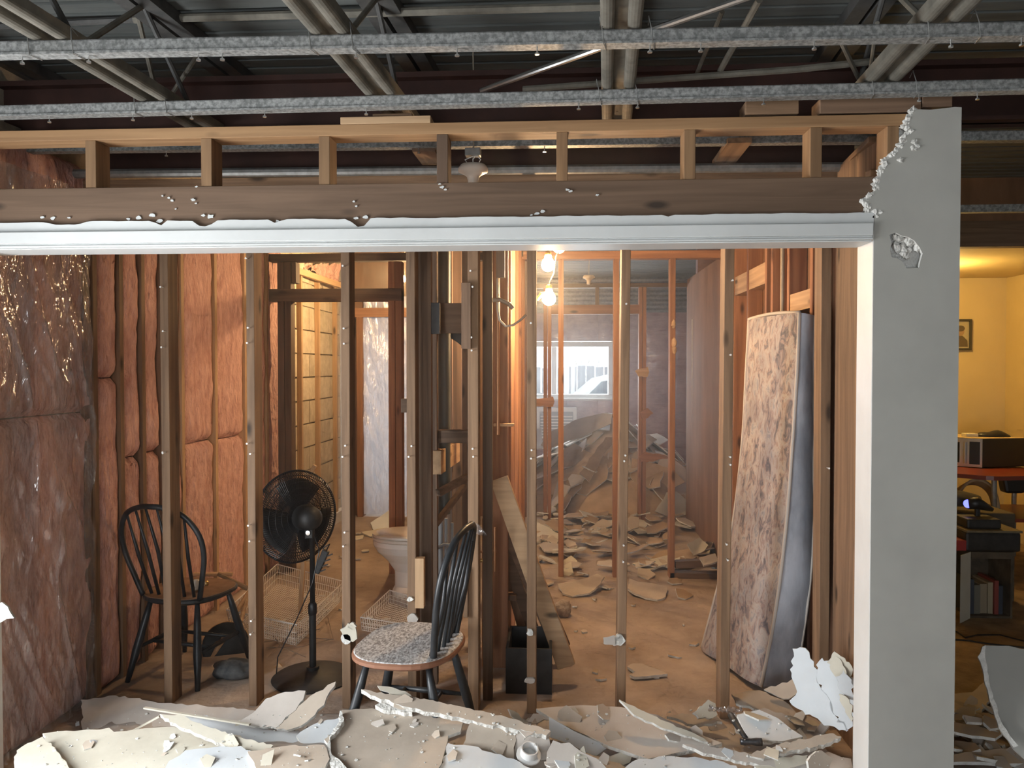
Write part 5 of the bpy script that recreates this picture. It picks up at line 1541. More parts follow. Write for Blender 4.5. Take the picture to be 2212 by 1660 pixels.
t = thing('power_tool', at(2110, 1138, 4.78), 'black drill case with blue lit round tool lying on the tool case', 'tool')
p = at(2118, 1140, 4.8); zl = b.z + 0.012
mb = MB(); mb.box((at(2078, 1140, 4.8).x, 4.74, zl), (at(2152, 1140, 4.8).x, 4.9, zl + 0.06)); build(mb, 'body', 'blackdull', t, bevel=0.012)
c = at(2104, 1089, 4.85)
mb = MB(); mb.tube([(c.x - 0.035, 4.85, c.z), (c.x + 0.02, 4.85, c.z + 0.005), (c.x + 0.05, 4.85, c.z - 0.01), (c.x + 0.11, 4.85, c.z - 0.035)], [0.034, 0.038, 0.03, 0.012], 16); build(mb, 'head', 'black', t, smooth=True)
mb = MB(); mb.tube([(c.x + 0.02, 4.85, c.z - 0.03), (c.x + 0.02, 4.85, zl + 0.05)], 0.016, 10); build(mb, 'grip', 'black', t)
mb = MB(); mb.lathe([(0.026, 0), (0.026, 0.003)], (c.x - 0.036, 4.85, c.z), (-0.75, -0.66, 0), 16); build(mb, 'blue_light', plain('blue_led', (0.1, 0.1, 0.8), 0.3, 0, (0.12, 0.14, 1.0), 2.5), t)
mb = MB(); p = at(2075, 1080, 5.05)
mb.sphere((0, 0, 0), (0.16, 0.1, 0.05), 18, 10); mb.v = [V((p.x, 5.1, p.z)) + v * (1 + .15 * noise.noise(v * 12)) for v in mb.v]
zs_ = min(v.z for v in mb.v)
build(mb, 'grey_bundle', mottled('dark_grey_bundle', (0.05, 0.045, 0.04), (0.10, 0.09, 0.075), (12, 12, 12), 0.9), label='dark grey bundle behind the blue lit tool', cat='bundle', smooth=True)
a, b = at(2060, 1150, 5.1), at(2200, 1112, 5.1)
mb = MB(); mb.box((a.x, 5.04, 0.008), (b.x - 0.05, 5.3, at(2100, 1105, 5.1).z)); build(mb, 'crate', mottled('dark_crate', (0.06, 0.045, 0.03), (0.12, 0.09, 0.055), (4, 4, 30), 0.8), label='dark crate standing behind the black tool case', cat='crate', bevel=0.01)
t = thing('book_box', (at(2140, 1290, 4.7).x, 4.8, 0), 'open carton with books under the black tool case', 'carton')
a, b = at(2090, 1285, 4.68), at(2195, 1196, 4.68)
zt2 = b.z
mb = MB(); p = [at(2084, 1278, 4.55), at(2112, 1290, 4.62), at(2112, 1200, 4.66), at(2088, 1196, 4.62)]
q = [V((p[0].x, 4.60, 0.008)), V((p[1].x, 4.70, 0.008)), V((p[1].x, 4.70, zt2)), V((p[0].x, 4.60, zt2))]
mb.prism(q, (0.006, 0.012, 0)); build(mb, 'flap', 'cream', t)
mb = MB(); mb.box((p[1].x, 4.95, 0.008), (b.x, 4.965, zt2)); mb.box((b.x - 0.012, 4.71, 0.008), (b.x, 4.949, zt2)); mb.box((p[1].x + 0.004, 4.71, 0.008), (b.x - 0.013, 4.949, 0.02)); mb.box((p[1].x + 0.004, 4.70, zt2 - 0.04), (b.x, 4.709, zt2)); build(mb, 'carton_walls', mottled('dark_carton', (0.05, 0.04, 0.03), (0.12, 0.09, 0.06), (9, 9, 9), 0.9), t)
rr = random.Random(8)
x = p[1].x + 0.02
k = 0
while x < b.x - 0.05:
    wd = rr.uniform(0.022, 0.045)
    ht = rr.uniform(0.17, min(0.21, zt2 - 0.03))
    mb = MB(); mb.box((x, 4.74 + rr.uniform(0, 0.03), 0.021), (x + wd - 0.003, 4.93, 0.021 + ht))
    cn, cc = [('grey', (0.16, 0.15, 0.12)), ('red', (0.25, 0.05, 0.04)), ('tan', (0.30, 0.24, 0.16)), ('dark blue', (0.04, 0.05, 0.07)), ('cream', (0.36, 0.30, 0.2))][(k * 2 + 3) % 5]
    build(mb, 'book', plain('book_cover_%d' % k, cc, 0.6), label=cn + ' book standing %s from the flap in the open carton' % ['first', 'second', 'third', 'fourth', 'fifth', 'sixth', 'seventh', 'eighth', 'ninth'][k], cat='book', group='books in the carton')
    x += wd; k += 1
cord('floor_cable', [atz(2040, 1360, 0.012), atz(2068, 1366, 0.012), atz(2085, 1378, 0.012), atz(2110, 1372, 0.012), atz(2160, 1372, 0.012), atz(2230, 1390, 0.012)], 0.004, 'black', 'dark cable curving over the carpet beside the column', 'cable')
cord('floor_cable', [atz(2050, 1381, 0.012), atz(2090, 1384, 0.012), atz(2140, 1392, 0.012), atz(2240, 1402, 0.012)], 0.004, 'black', 'straight dark cable on the carpet nearest the leaning sheet', 'cable')

# ================================================================== DEBRIS
UP = (0, 0, 1)
# low mound of crumbs that carries the broken sheets in the closet
def mound_z(x, y):
    ridge = math.exp(-((y - 2.66) / 0.22) ** 2) * (0.115 if x < 0.0 else 0.115 - 0.085 * min(1, x / 0.25))
    base = ridge + 0.02 + 0.012 * noise.noise(V((x * 3, y * 3, 5)))
    edge = min(1.0, max(0.0, (3.26 - y) / 0.12))
    if edge < 0.08: return -0.02
    return max(-0.02, base * edge + 0.010 * noise.noise(V((x * 25, y * 25, 2))) * edge)
mb = MB()
mb.grid(150, 50, lambda u, v: (-1.85 + 2.89 * u, 2.40 + 0.94 * v, mound_z(-1.85 + 2.89 * u, 2.40 + 0.94 * v)))
build(mb, 'rubble', 'paper_grey', label='low bed of plaster crumbs and dust under the broken sheets', cat='rubble', kind='stuff', smooth=True)

FG = 'broken drywall in the closet'
def fg(label, px, ref, n=UP, th=0.013, mat=('paper', 'gyp'), **k):
    k.setdefault('step', 0.022); k.setdefault('amp', 0.007)
    return slab('drywall_chunk', label, px, (ref[0], ref[1], atz(*ref).y), n, th, mat, 'drywall', FG, **k)
GY = ('paper_grey', 'gyp'); CR = ('cream', 'gyp'); WH = ('white', 'gyp'); PA = ('paper', 'gyp')
def chunk(rnd, c, n, s, th=0.013, mat=('brownpaper', 'gyp'), label='', group='', name='drywall_piece'):
    n = V(n).normalized()
    u = n.cross(V((rnd.uniform(-1, 1), rnd.uniform(-1, 1), 0.1))).normalized()
    w = n.cross(u)
    k = rnd.randint(4, 6)
    pts = []
    a0 = rnd.uniform(0, 6.28)
    el = rnd.uniform(0.4, 0.9)
    for i in range(k):
        a = a0 + 2 * math.pi * (i + rnd.uniform(-0.25, 0.25)) / k
        q = s * rnd.uniform(0.75, 1.1)
        pts.append(V(c) + u * math.cos(a) * q + w * math.sin(a) * q * el)
    pts = jag(pts, max(0.05, s * 0.35), s * 0.05, rnd)
    mb = MB(); mb.prism(pts, -n * th, 0, 1)
    return build(mb, name, mat, label=label, cat='drywall', group=group)
# --- back row, left
fg('long dull grey sheet lying against the left stud bases', [(175, 1512), (250, 1503), (330, 1516), (480, 1528), (560, 1538), (640, 1542), (640, 1600), (420, 1600), (180, 1590)], (300, 1530, 0.055), (0.0, -0.35, 1), mat=GY)
fg('cream sheet at the bottom with a broken corner', [(92, 1585), (160, 1580), (236, 1573), (246, 1582), (290, 1577), (395, 1571), (520, 1590), (560, 1672), (80, 1672), (96, 1600)], (300, 1600, 0.16), (0.02, -0.18, 1), mat=CR)
fg('knobbly cream plaster corner at the lower edge', [(36, 1622), (60, 1606), (92, 1592), (112, 1612), (135, 1640), (160, 1672), (30, 1672)], (90, 1630, 0.17), (0.05, -0.2, 1), 0.03, ('cream', 'gyp'), step=0.015, amp=0.006)
fg('white sheet with pale blue paint in the bottom row under the strip', [(365, 1645), (400, 1622), (430, 1618), (520, 1612), (560, 1640), (575, 1672), (350, 1672)], (450, 1640, 0.175), (0.02, -0.2, 1), mat=WH)
fg('long white sheet behind the cream strip', [(395, 1540), (470, 1552), (580, 1570), (700, 1590), (715, 1612), (600, 1614), (480, 1586), (400, 1560)], (560, 1580, 0.12), (0.03, -0.3, 1), mat=WH)
fg('pale blue white sheet under the upright tan chunk', [(640, 1590), (690, 1560), (740, 1548), (735, 1600), (700, 1612), (650, 1606)], (690, 1585, 0.14), (0.05, -0.4, 1), mat=WH)
# cream strips with torn edges
fg('cream strip of drywall with a torn white edge over the cream sheet', [(345, 1543), (395, 1545), (420, 1560), (520, 1594), (590, 1611), (580, 1624), (500, 1618), (440, 1592), (400, 1575), (372, 1562)], (460, 1585, 0.205), (0.10, -0.55, 1), 0.02, CR, step=0.012, amp=0.004)
fg('narrow tan strip with splintered end in the bottom row', [(535, 1624), (620, 1612), (700, 1610), (712, 1640), (700, 1672), (560, 1672)], (620, 1640, 0.185), (0.0, -0.25, 1), mat=PA, step=0.02, amp=0.005)
# upright tan chunk split by a crack
fg('tan chunk standing tilted, part beside the crack at its tip', [(596, 1575), (640, 1530), (660, 1514), (725, 1473), (706, 1506), (700, 1523), (680, 1545), (660, 1562), (620, 1578)], (650, 1540, 0.19), (-0.10, -0.75, 1), mat=PA)
fg('tan chunk standing tilted, rounded part before the crack', [(515, 1560), (535, 1548), (560, 1527), (574, 1510), (600, 1500), (660, 1493), (655, 1512), (628, 1543), (596, 1573), (560, 1570), (530, 1565)], (590, 1540, 0.185), (-0.10, -0.75, 1), mat=GY)
# centre
fg('big tan sheet with white torn left edge under the chair', [(738, 1534), (800, 1531), (900, 1535), (960, 1545), (1000, 1560), (995, 1580), (968, 1590), (960, 1625), (945, 1672), (760, 1672), (735, 1658), (718, 1640), (712, 1612), (700, 1598), (735, 1574)], (850, 1600, 0.195), (0.0, -0.22, 1), mat=PA, step=0.025, amp=0.005)
fg('white torn rim of plaster left of the big tan sheet', [(735, 1534), (743, 1552), (732, 1575), (712, 1596), (716, 1630), (745, 1655), (755, 1672), (728, 1672), (712, 1650), (706, 1610), (720, 1575), (732, 1560)], (725, 1600, 0.205), (-0.05, -0.25, 1), 0.02, ('gyp', 'gyp'), step=0.012, amp=0.005)
fg('long plank of tan drywall with white torn edge leaning on the big sheet', [(780, 1490), (850, 1502), (900, 1508), (1000, 1528), (1100, 1552), (1190, 1580), (1180, 1590), (1100, 1572), (1040, 1562), (960, 1545), (880, 1528), (800, 1502)], (960, 1530, 0.27), (0.08, -0.5, 1), 0.022, ('paper', 'gyp'), step=0.014, amp=0.004)
fg('curled cream paper scrap on the long plank', [(815, 1482), (840, 1484), (888, 1502), (892, 1518), (870, 1520), (846, 1506)], (850, 1500, 0.3), (0.3, -0.9, 1), 0.004, CR)
fg('dark tan round scrap standing at the curled paper', [(852, 1512), (875, 1500), (892, 1510), (888, 1530), (865, 1534), (850, 1528)], (870, 1518, 0.285), (0.3, -1.5, 0.8), mat=PA)
fg('white plaster lump strip under the curled paper', [(810, 1524), (828, 1517), (855, 1524), (880, 1530), (890, 1540), (830, 1534)], (850, 1528, 0.25), (0, -0.4, 1), 0.02, ('gyp', 'gyp'), step=0.012, amp=0.004)
fg('white sheet tilted up below the long plank', [(1015, 1562), (1110, 1575), (1115, 1600), (1110, 1645), (1060, 1630), (1000, 1610), (1008, 1580)], (1060, 1600, 0.19), (0.15, -0.9, 1), mat=PA)
fg('pale grey white sheet in the bottom row beside the big sheet', [(968, 1606), (1020, 1612), (1110, 1640), (1160, 1672), (950, 1672)], (1050, 1650, 0.165), (0.05, -0.3, 1), mat=WH)
fg('small tilted grey sheet behind the white ring', [(1116, 1580), (1185, 1590), (1188, 1640), (1150, 1650), (1110, 1640)], (1150, 1610, 0.175), (0.0, -1.3, 1), mat=GY)
fg('small standing shard at the base of the stud by the black box', [(1098, 1532), (1120, 1542), (1142, 1560), (1130, 1564), (1105, 1548)], (1120, 1548, 0.1), (0.5, -1.2, 0.8), mat=CR)
fg('small dark shard behind the white ring near the black box', [(1140, 1560), (1152, 1542), (1180, 1540), (1185, 1556), (1160, 1562)], (1160, 1552, 0.1), (-0.2, -1.0, 0.8), mat=GY)
fg('dark board scrap standing at the bottom edge', [(1182, 1625), (1195, 1600), (1230, 1605), (1290, 1640), (1320, 1672), (1180, 1672)], (1230, 1640, 0.2), (0.1, -1.2, 0.7), mat=('paper_grey', 'paper'))
# right
fg('large tan sheet sloping across the middle right of the pile', [(1158, 1532), (1260, 1524), (1340, 1528), (1420, 1545), (1500, 1580), (1560, 1606), (1500, 1620), (1440, 1632), (1400, 1640), (1310, 1610), (1240, 1578)], (1340, 1570, 0.125), (-0.05, -0.28, 1), th=0.016, mat=GY, step=0.05, amp=0.004)
fg('white face of the sheet folded below the large tan sheet', [(1186, 1550), (1240, 1580), (1300, 1608), (1310, 1618), (1285, 1636), (1240, 1612), (1187, 1592)], (1240, 1595, 0.105), (0.0, -1.2, 0.9), mat=WH, step=0.06, amp=0.003)
fg('long thin strip with white edge crossing the large tan sheet', [(1338, 1512), (1370, 1526), (1440, 1560), (1520, 1595), (1530, 1604), (1480, 1590), (1420, 1568), (1370, 1545)], (1430, 1560, 0.17), (0.1, -0.6, 1), 0.012, CR, step=0.02, amp=0.004)
fg('long cream bottomed strip along the right bottom edge', [(1475, 1608), (1560, 1616), (1640, 1634), (1690, 1648), (1685, 1660), (1600, 1645), (1520, 1628)], (1580, 1628, 0.14), (0.05, -0.6, 1), 0.018, GY, step=0.015, amp=0.004)
fg('torn plank with rough white edge lying left of the column', [(1635, 1622), (1720, 1600), (1800, 1585), (1818, 1592), (1780, 1610), (1700, 1626), (1650, 1640), (1620, 1634)], (1720, 1612, 0.165), (-0.05, -0.6, 1), 0.025, ('paper', 'gyp'), step=0.012, amp=0.005)
fg('tan sheet tilted behind the hammer', [(1585, 1545), (1650, 1530), (1740, 1560), (1790, 1590), (1720, 1602), (1650, 1604), (1590, 1580)], (1680, 1570, 0.1), (-0.05, -0.4, 1), mat=GY)
fg('pale square sheet lying on the pile before the white upright', [(1592, 1545), (1640, 1534), (1680, 1552), (1735, 1592), (1690, 1602), (1620, 1600)], (1660, 1570, 0.15), (0.0, -0.5, 1), mat=WH, step=0.05, amp=0.004)
fg('tan sheet sloping at the mattress foot', [(1580, 1500), (1640, 1492), (1690, 1512), (1720, 1540), (1790, 1565), (1760, 1580), (1680, 1545), (1590, 1520)], (1660, 1520, 0.07), (-0.1, -0.35, 1), mat=PA)
fg('tan pointed sheet leaning on the white upright', [(1650, 1490), (1690, 1475), (1735, 1463), (1742, 1472), (1720, 1500), (1705, 1510), (1680, 1505)], (1690, 1490, 0.13), (-0.4, -1.0, 0.9), mat=PA)
fg('tall white sheet standing upright beside the jamb', [(1712, 1402), (1728, 1399), (1748, 1410), (1758, 1430), (1766, 1448), (1764, 1470), (1772, 1485), (1785, 1500), (1800, 1540), (1824, 1560), (1832, 1580), (1790, 1568), (1740, 1545), (1705, 1515), (1722, 1495), (1710, 1455)], (1760, 1480, 0.285), (-0.45, -1.0, 0.25), 0.013, WH, step=0.014, amp=0.008)
fg('white broken sheet with layered edge standing against the jamb', [(1768, 1430), (1776, 1422), (1790, 1428), (1800, 1415), (1812, 1420), (1838, 1445), (1842, 1500), (1842, 1560), (1828, 1582), (1802, 1545), (1788, 1505), (1773, 1490), (1764, 1452)], (1760, 1480, 0.285), (-0.45, -1.0, 0.25), 0.016, WH, step=0.012, amp=0.009)
for k_, (lab_, pts_, n_) in enumerate((('cream torn paper layer curling at the jamb above the white sheets', [(1792, 1440), (1800, 1418), (1815, 1425), (1828, 1450), (1832, 1492), (1818, 1480), (1804, 1462)], (-0.9, -1.0, 0.5)), ('white torn layer folded between the white sheets and the jamb', [(1806, 1462), (1822, 1448), (1840, 1470), (1842, 1512), (1826, 1505), (1812, 1488)], (-0.3, -1.0, 0.6)), ('narrow cream torn edge hanging low beside the jamb', [(1812, 1500), (1828, 1506), (1842, 1525), (1840, 1560), (1826, 1540)], (-0.7, -1.0, 0.1)))):
    fg(lab_, pts_, (1815, 1470, 0.33 + 0.012 * k_), n_, 0.005, CR if k_ != 1 else WH, step=0.01, amp=0.006)
fg('crumpled cream paper bent along the top of the white sheets', [(1786, 1432), (1802, 1408), (1816, 1418), (1840, 1440), (1838, 1490), (1825, 1470), (1812, 1450)], (1760, 1480, 0.29), (-0.6, -1.0, 0.3), 0.006, CR, step=0.012, amp=0.005)
fg('tan chunk with ribbed edge between hammer and mattress', [(1498, 1540), (1530, 1512), (1545, 1520), (1550, 1545), (1540, 1552), (1510, 1552)], (1525, 1535, 0.12), (0.2, -1.0, 0.8), 0.02, CR, step=0.012, amp=0.004)
fg('thin brown sheet lying flat behind the ribbed chunk', [(1440, 1548), (1500, 1540), (1530, 1548), (1560, 1560), (1500, 1566)], (1500, 1552, 0.08), (0, -0.3, 1), mat=PA)
fg('grey broken sheets in the bottom right corner of the pile', [(1690, 1672), (1730, 1640), (1790, 1625), (1838, 1640), (1840, 1672)], (1770, 1650, 0.1), (0.05, -0.4, 1), mat=GY)
fg('white flat sheet in the bottom row beneath the long strip', [(1330, 1672), (1380, 1640), (1440, 1634), (1520, 1640), (1590, 1655), (1600, 1672)], (1450, 1655, 0.09), (0.0, -0.5, 1), mat=WH)
fg('cream block end lying under the torn plank', [(1630, 1656), (1690, 1636), (1745, 1632), (1745, 1650), (1680, 1668), (1640, 1672)], (1690, 1650, 0.12), (0.0, -0.6, 1), 0.04, CR, step=0.015, amp=0.004)
fg('brown sheet wedge standing beside the bottom right corner', [(1745, 1645), (1775, 1622), (1800, 1640), (1790, 1672), (1750, 1672)], (1770, 1650, 0.14), (0.4, -1.2, 0.6), mat=PA)
fg('white drywall edge poking in beside the left jamb', [(-20, 1310), (4, 1302), (30, 1336), (0, 1346), (-20, 1344)], (5, 1325, 0.66), (0.2, -1.0, 0.2), mat=WH)
# small broken bits lying over the pile
rnd0 = random.Random(12)
dg = bpy.context.evaluated_depsgraph_get(); dg.update()
def small_bits(n, box, smin, smax, mats, label, group, lo=2.3, hi=3.3, zmax=0.33, name='drywall_scrap_piece'):
    x0_, x1_, y0_, y1_ = box
    for k in range(n):
        d = ray(rnd0.uniform(x0_, x1_), rnd0.uniform(y0_, y1_))
        hit, loc, nrm, idx, ob, mx_ = scene.ray_cast(dg, CAM, d)
        if not hit or loc.y < lo or loc.y > hi or loc.z > zmax: continue
        s = rnd0.uniform(smin, smax)
        nn = V((rnd0.gauss(0, 0.3), rnd0.gauss(-0.35, 0.3), 1)).normalized()
        chunk(rnd0, loc + V((0, 0, s * 0.18)), nn, s, rnd0.uniform(0.003, 0.009), (rnd0.choice(mats), 'gyp'), label, group, name)
# splinters
for k, (a, b, w_, lab) in enumerate((((275, 1586, 2.80), (345, 1548, 2.80), 0.012, 'pale wood splinter leaning from the cream sheet to the strip'), ((312, 1530, 2.92), (540, 1566, 2.78), 0.012, 'long pale splinter lying above the cream strip'))):
    mb = MB(); mb.bar(at(*a), at(*b), w_, 0.006); build(mb, 'wood_splinter', 'cream', label=lab, cat='splinter')
small_bits(16, (60, 700, 1545, 1655), 0.012, 0.04, ['cream', 'paper', 'white', 'paper'], 'small pale plaster scrap on the cream sheets in the lower left', 'scraps on the left pile')
small_bits(12, (700, 1190, 1545, 1655), 0.012, 0.04, ['paper', 'paper_grey'], 'small plaster scrap on the rubble in front of the dusted chair', 'scraps on the middle pile')
small_bits(24, (1190, 1835, 1540, 1655), 0.014, 0.06, ['paper', 'paper', 'paper_grey', 'white', 'cream'], 'small broken drywall scrap on the pile between hammer and jamb', 'scraps on the right pile')
# white plastic ring
p = at(1142, 1632, 2.62)
t = thing('pipe_flange', p, 'white plastic pipe flange ring on the bottom rubble', 'flange')
a_ = V((0.15, -0.35, 0.92)).normalized()
mb = MB()
mb.lathe([(0.026, 0.0), (0.030, 0.0), (0.030, 0.032), (0.026, 0.032), (0.026, 0.0)], p, a_, 24); build(mb, 'collar', 'pvc_white', t, smooth=True, auto=True)
mb = MB(); mb.lathe([(0.026, -0.002), (0.043, -0.002), (0.043, 0.004), (0.026, 0.004)], p, a_, 24); build(mb, 'rim', 'pvc_white', t, smooth=True, auto=True)
# hammer
ha, hb = at(1578, 1545, 3.0), at(1616, 1603, 2.86)
t = thing('hammer', hb, 'black hammer lying across the broken sheets near the mattress', 'hammer')
mb = MB(); mb.tube([ha, ha.lerp(hb, 0.3), ha.lerp(hb, 0.7), hb], [0.012, 0.014, 0.010, 0.009], 10); build(mb, 'handle', 'blackdull', t, smooth=True)
hd = V((0.97, -0.05, 0.02)).normalized()
mb = MB(); mb.tube([hb - hd * 0.028, hb - hd * 0.014, hb + hd * 0.01, hb + hd * 0.03, hb + hd * 0.05], [0.012, 0.014, 0.011, 0.014, 0.014], 12); build(mb, 'head', mottled('dark_steel', (0.05, 0.05, 0.055), (0.14, 0.14, 0.15), (30, 30, 30), 0.35, 0, metallic=0.7), t, smooth=True)
# crumpled clear wrap near the hammer
mb = MB()
mb.grid(26, 12, lambda u, v: at(1532 + 72 * u, 1528 + 14 * v + 5 * u, 3.06) + V((0, 0.03 * v + 0.02 * noise.noise(V((u * 9, v * 5, 0))), 0.02 * noise.noise(V((u * 12, v * 6, 3))))))
build(mb, 'plastic_wrap', 'film', label='crumpled clear plastic wrap beside the hammer handle', cat='plastic', smooth=True)

# crumbs scattered over the sheets
CR_ME = []
for k in range(6):
    rr = random.Random(900 + k)
    mb = MB(); mb.sphere((0, 0, 0), (1.0, 0.8, 0.6), 6, 4); mb.v = [v * rr.uniform(0.6, 1.25) for v in mb.v]
    CR_ME.append([v.copy() for v in mb.v])
    crf = mb.f
dg = bpy.context.evaluated_depsgraph_get()
dg.update()
mb = MB()
rr = random.Random(77)
for k in range(420):
    px, py = rr.uniform(60, 1835), 1535 + 125 * rr.random()
    d = ray(px, py)
    hit, loc, nrm, idx, ob, mx_ = scene.ray_cast(dg, CAM, d)
    if not hit or loc.y < 2.3 or loc.y > 3.45 or loc.z > 0.3 or abs(nrm.z) < 0.4: continue
    s = rr.choice([0.0015, 0.002, 0.002, 0.003, 0.003, 0.0065])
    i = len(mb.v)
    base = CR_ME[k % 6]
    mb.v += [loc + v * s + V((0, 0, s * 0.3)) for v in base]
    mb.f += [[i + q for q in f] for f in crf]; mb.m += [0] * len(crf)
build(mb, 'plaster_crumbs', 'gyp', label='white plaster crumbs scattered over the broken sheets', cat='crumbs', kind='stuff')

# ---- heap in the far room
def heap_z(x, y):
    d = math.hypot((x - 0.62) / 1.25, (y - 9.15) / 1.5)
    h = 1.0 * max(0.0, 1 - d) ** 0.8
    return h + 0.05 * noise.noise(V((x * 3, y * 3, 8)))
mb = MB(); mb.grid(60, 60, lambda u, v: (-0.75 + 2.5 * u, 7.75 + 2.6 * v, max(-0.01, heap_z(-0.75 + 2.5 * u, 7.75 + 2.6 * v) - 0.09)))
build(mb, 'rubble_heap', 'brownpaper', label='core of crushed drywall inside the tall heap below the window', cat='rubble', kind='stuff', smooth=True)
rnd = random.Random(21)
for k in range(105):
    x, y = rnd.uniform(-0.55, 1.6), rnd.uniform(7.9, 9.6)
    z = heap_z(x, y)
    if z < 0.06: continue
    e = 0.05
    gx, gy = (heap_z(x + e, y) - heap_z(x - e, y)) / (2 * e), (heap_z(x, y + e) - heap_z(x, y - e)) / (2 * e)
    n = V((-gx * 0.9 + rnd.gauss(0, 0.35), -gy * 0.9 + rnd.gauss(0, 0.3), 1))
    chunk(rnd, (x, y, z - 0.03), n, rnd.uniform(0.12, 0.34), 0.013, (rnd.choice(['brownpaper', 'brownpaper', 'paper', 'paper_grey']), 'gyp'), 'broken drywall piece piled in the tall heap below the far window', 'drywall heap below the far window')
def hp_(label, px, ref, n, mat=('brownpaper', 'gyp'), th=0.013):
    return slab('drywall_chunk', label, px, ref, n, th, mat, 'drywall', 'named sheets of the far heap', step=0.08, amp=0.012)
hp_('long dark sheet sloping across the top of the far heap', [(1168, 962), (1190, 932), (1250, 905), (1300, 893), (1322, 895), (1320, 915), (1240, 950), (1180, 970)], (1250, 925, 8.75), (-0.25, -1.0, 0.55), ('paper_grey', 'gyp'))
hp_('tan plank sheet leaning in the middle of the far heap', [(1252, 1022), (1308, 945), (1324, 945), (1322, 962), (1300, 988), (1273, 1042)], (1290, 990, 8.25), (0.2, -1.0, 0.8))
hp_('bright white triangle sheet at the peak of the far heap', [(1284, 925), (1316, 911), (1317, 929)], (1305, 922, 8.9), (0.1, -0.5, 1), WH)
hp_('bright white sliver beside the peak of the far heap', [(1342, 916), (1374, 919), (1370, 924), (1342, 923)], (1355, 919, 9.2), (0.1, -0.4, 1), WH)
hp_('white strip lying on the shoulder of the far heap', [(1398, 968), (1432, 978), (1440, 984), (1410, 980), (1398, 974)], (1415, 975, 8.7), (0.1, -0.4, 1), WH)
hp_('second white strip above the shoulder of the far heap', [(1350, 950), (1376, 954), (1370, 964), (1350, 958)], (1362, 956, 8.8), (0.1, -0.4, 1), WH)
hp_('broad tan sheet facing out on the right flank of the heap', [(1365, 990), (1400, 1000), (1450, 1012), (1480, 1042), (1440, 1062), (1380, 1058), (1362, 1030)], (1420, 1030, 8.2), (0.15, -1.0, 0.6))
hp_('pale sheet standing at the lower right foot of the heap', [(1415, 1105), (1440, 1064), (1462, 1062), (1482, 1080), (1486, 1112), (1450, 1120)], (1450, 1095, 7.85), (0.1, -1.0, 0.5), CR)
hp_('white edged sheet at the left end of the heap', [(1125, 930), (1170, 926), (1175, 968), (1130, 975)], (1150, 950, 9.0), (-0.1, -0.7, 1), WH)
# ---- scattered pieces on the passage floor
rnd = random.Random(42)
for k in range(150):
    y = 4.9 + 2.9 * rnd.random() ** 0.75
    x = rnd.uniform(-0.15, 1.1) if y < 5.5 else rnd.uniform(-0.25, 1.2)
    if y < 5.25 and x < 0.05: continue
    s = rnd.uniform(0.03, 0.13) * (1.25 if y > 5.6 else 0.8)
    zz = 0.012 + 0.05 * rnd.random() * (1 if y > 5.6 else 0.2)
    n = V((rnd.gauss(0, 0.18), rnd.gauss(-0.08, 0.18), 1))
    chunk(rnd, (x, y, zz + s * 0.12), n, s, rnd.uniform(0.006, 0.013), (rnd.choice(['brownpaper', 'brownpaper', 'paper', 'cream']), 'gyp'), 'small broken drywall piece scattered on the passage floor behind the studs', 'pieces on the passage floor', 'drywall_flake')
rnd = random.Random(43)
for k in range(40):
    x, y = rnd.uniform(-1.7, 0.9), rnd.uniform(3.5, 5.2)
    if -0.75 < x < -0.1 or (x < -0.9 and y < 4.3): continue
    s = rnd.uniform(0.012, 0.045)
    chunk(rnd, (x, y, 0.012), (rnd.gauss(0, 0.06), rnd.gauss(0, 0.06), 1), s, 0.01, (rnd.choice(['brownpaper', 'paper']), 'gyp'), 'tiny plaster flake on the bare floor before the partition', 'flakes on the bare floor', 'plaster_flake')
def pf_(label, px, ref, n=UP, mat=('brownpaper', 'gyp'), th=0.013):
    return slab('drywall_chunk', label, px, ref, n, th, mat, 'drywall', 'sheets on the passage floor', step=0.04, amp=0.006)
z0 = lambda px, py, z: (px, py, atz(px, py, z).y)
pf_('curved tan sheet with upturned end by the ball of wool', [(1205, 1262), (1240, 1256), (1270, 1248), (1290, 1240), (1306, 1246), (1290, 1268), (1272, 1282), (1235, 1288), (1215, 1282)], z0(1250, 1270, 0.04), (-0.1, -0.2, 1), PA)
pf_('tan torn sheet on the passage floor left of the sole plate', [(1360, 1250), (1380, 1258), (1408, 1260), (1442, 1268), (1438, 1290), (1420, 1296), (1395, 1292), (1370, 1282), (1356, 1272)], z0(1400, 1275, 0.03), (0.05, -0.1, 1), PA)
pf_('pale plank scrap lying tilted before the sole plate', [(1366, 1217), (1444, 1200), (1446, 1216), (1398, 1234)], z0(1405, 1216, 0.05), (0.0, -0.25, 1), CR)
pf_('small arrow shaped scrap alone on the bare floor', [(1355, 1440), (1366, 1434), (1388, 1434), (1402, 1441), (1420, 1446), (1442, 1456), (1370, 1463), (1360, 1458), (1372, 1452)], z0(1390, 1450, 0.02), UP, PA)
pf_('broad pale sheet on the floor by the window passage post', [(1158, 1128), (1185, 1140), (1200, 1150), (1235, 1170), (1160, 1172)], z0(1190, 1155, 0.05), (0.05, -0.15, 1), CR)
pf_('heaped tan sheet beside the right passage wall', [(1485, 1175), (1510, 1162), (1530, 1178), (1522, 1190), (1500, 1200)], z0(1508, 1182, 0.14), (0, -0.8, 1), CR)
pf_('grey flat slab above the sole plate', [(1510, 1205), (1545, 1196), (1552, 1212), (1520, 1222)], z0(1530, 1208, 0.16), (0, -0.5, 1), GY)
pf_('leaning tan sheet at the foot of the rear stud', [(1350, 1130), (1362, 1115), (1380, 1118), (1380, 1140), (1362, 1145)], z0(1366, 1132, 0.12), (0.1, -0.9, 0.8), PA)
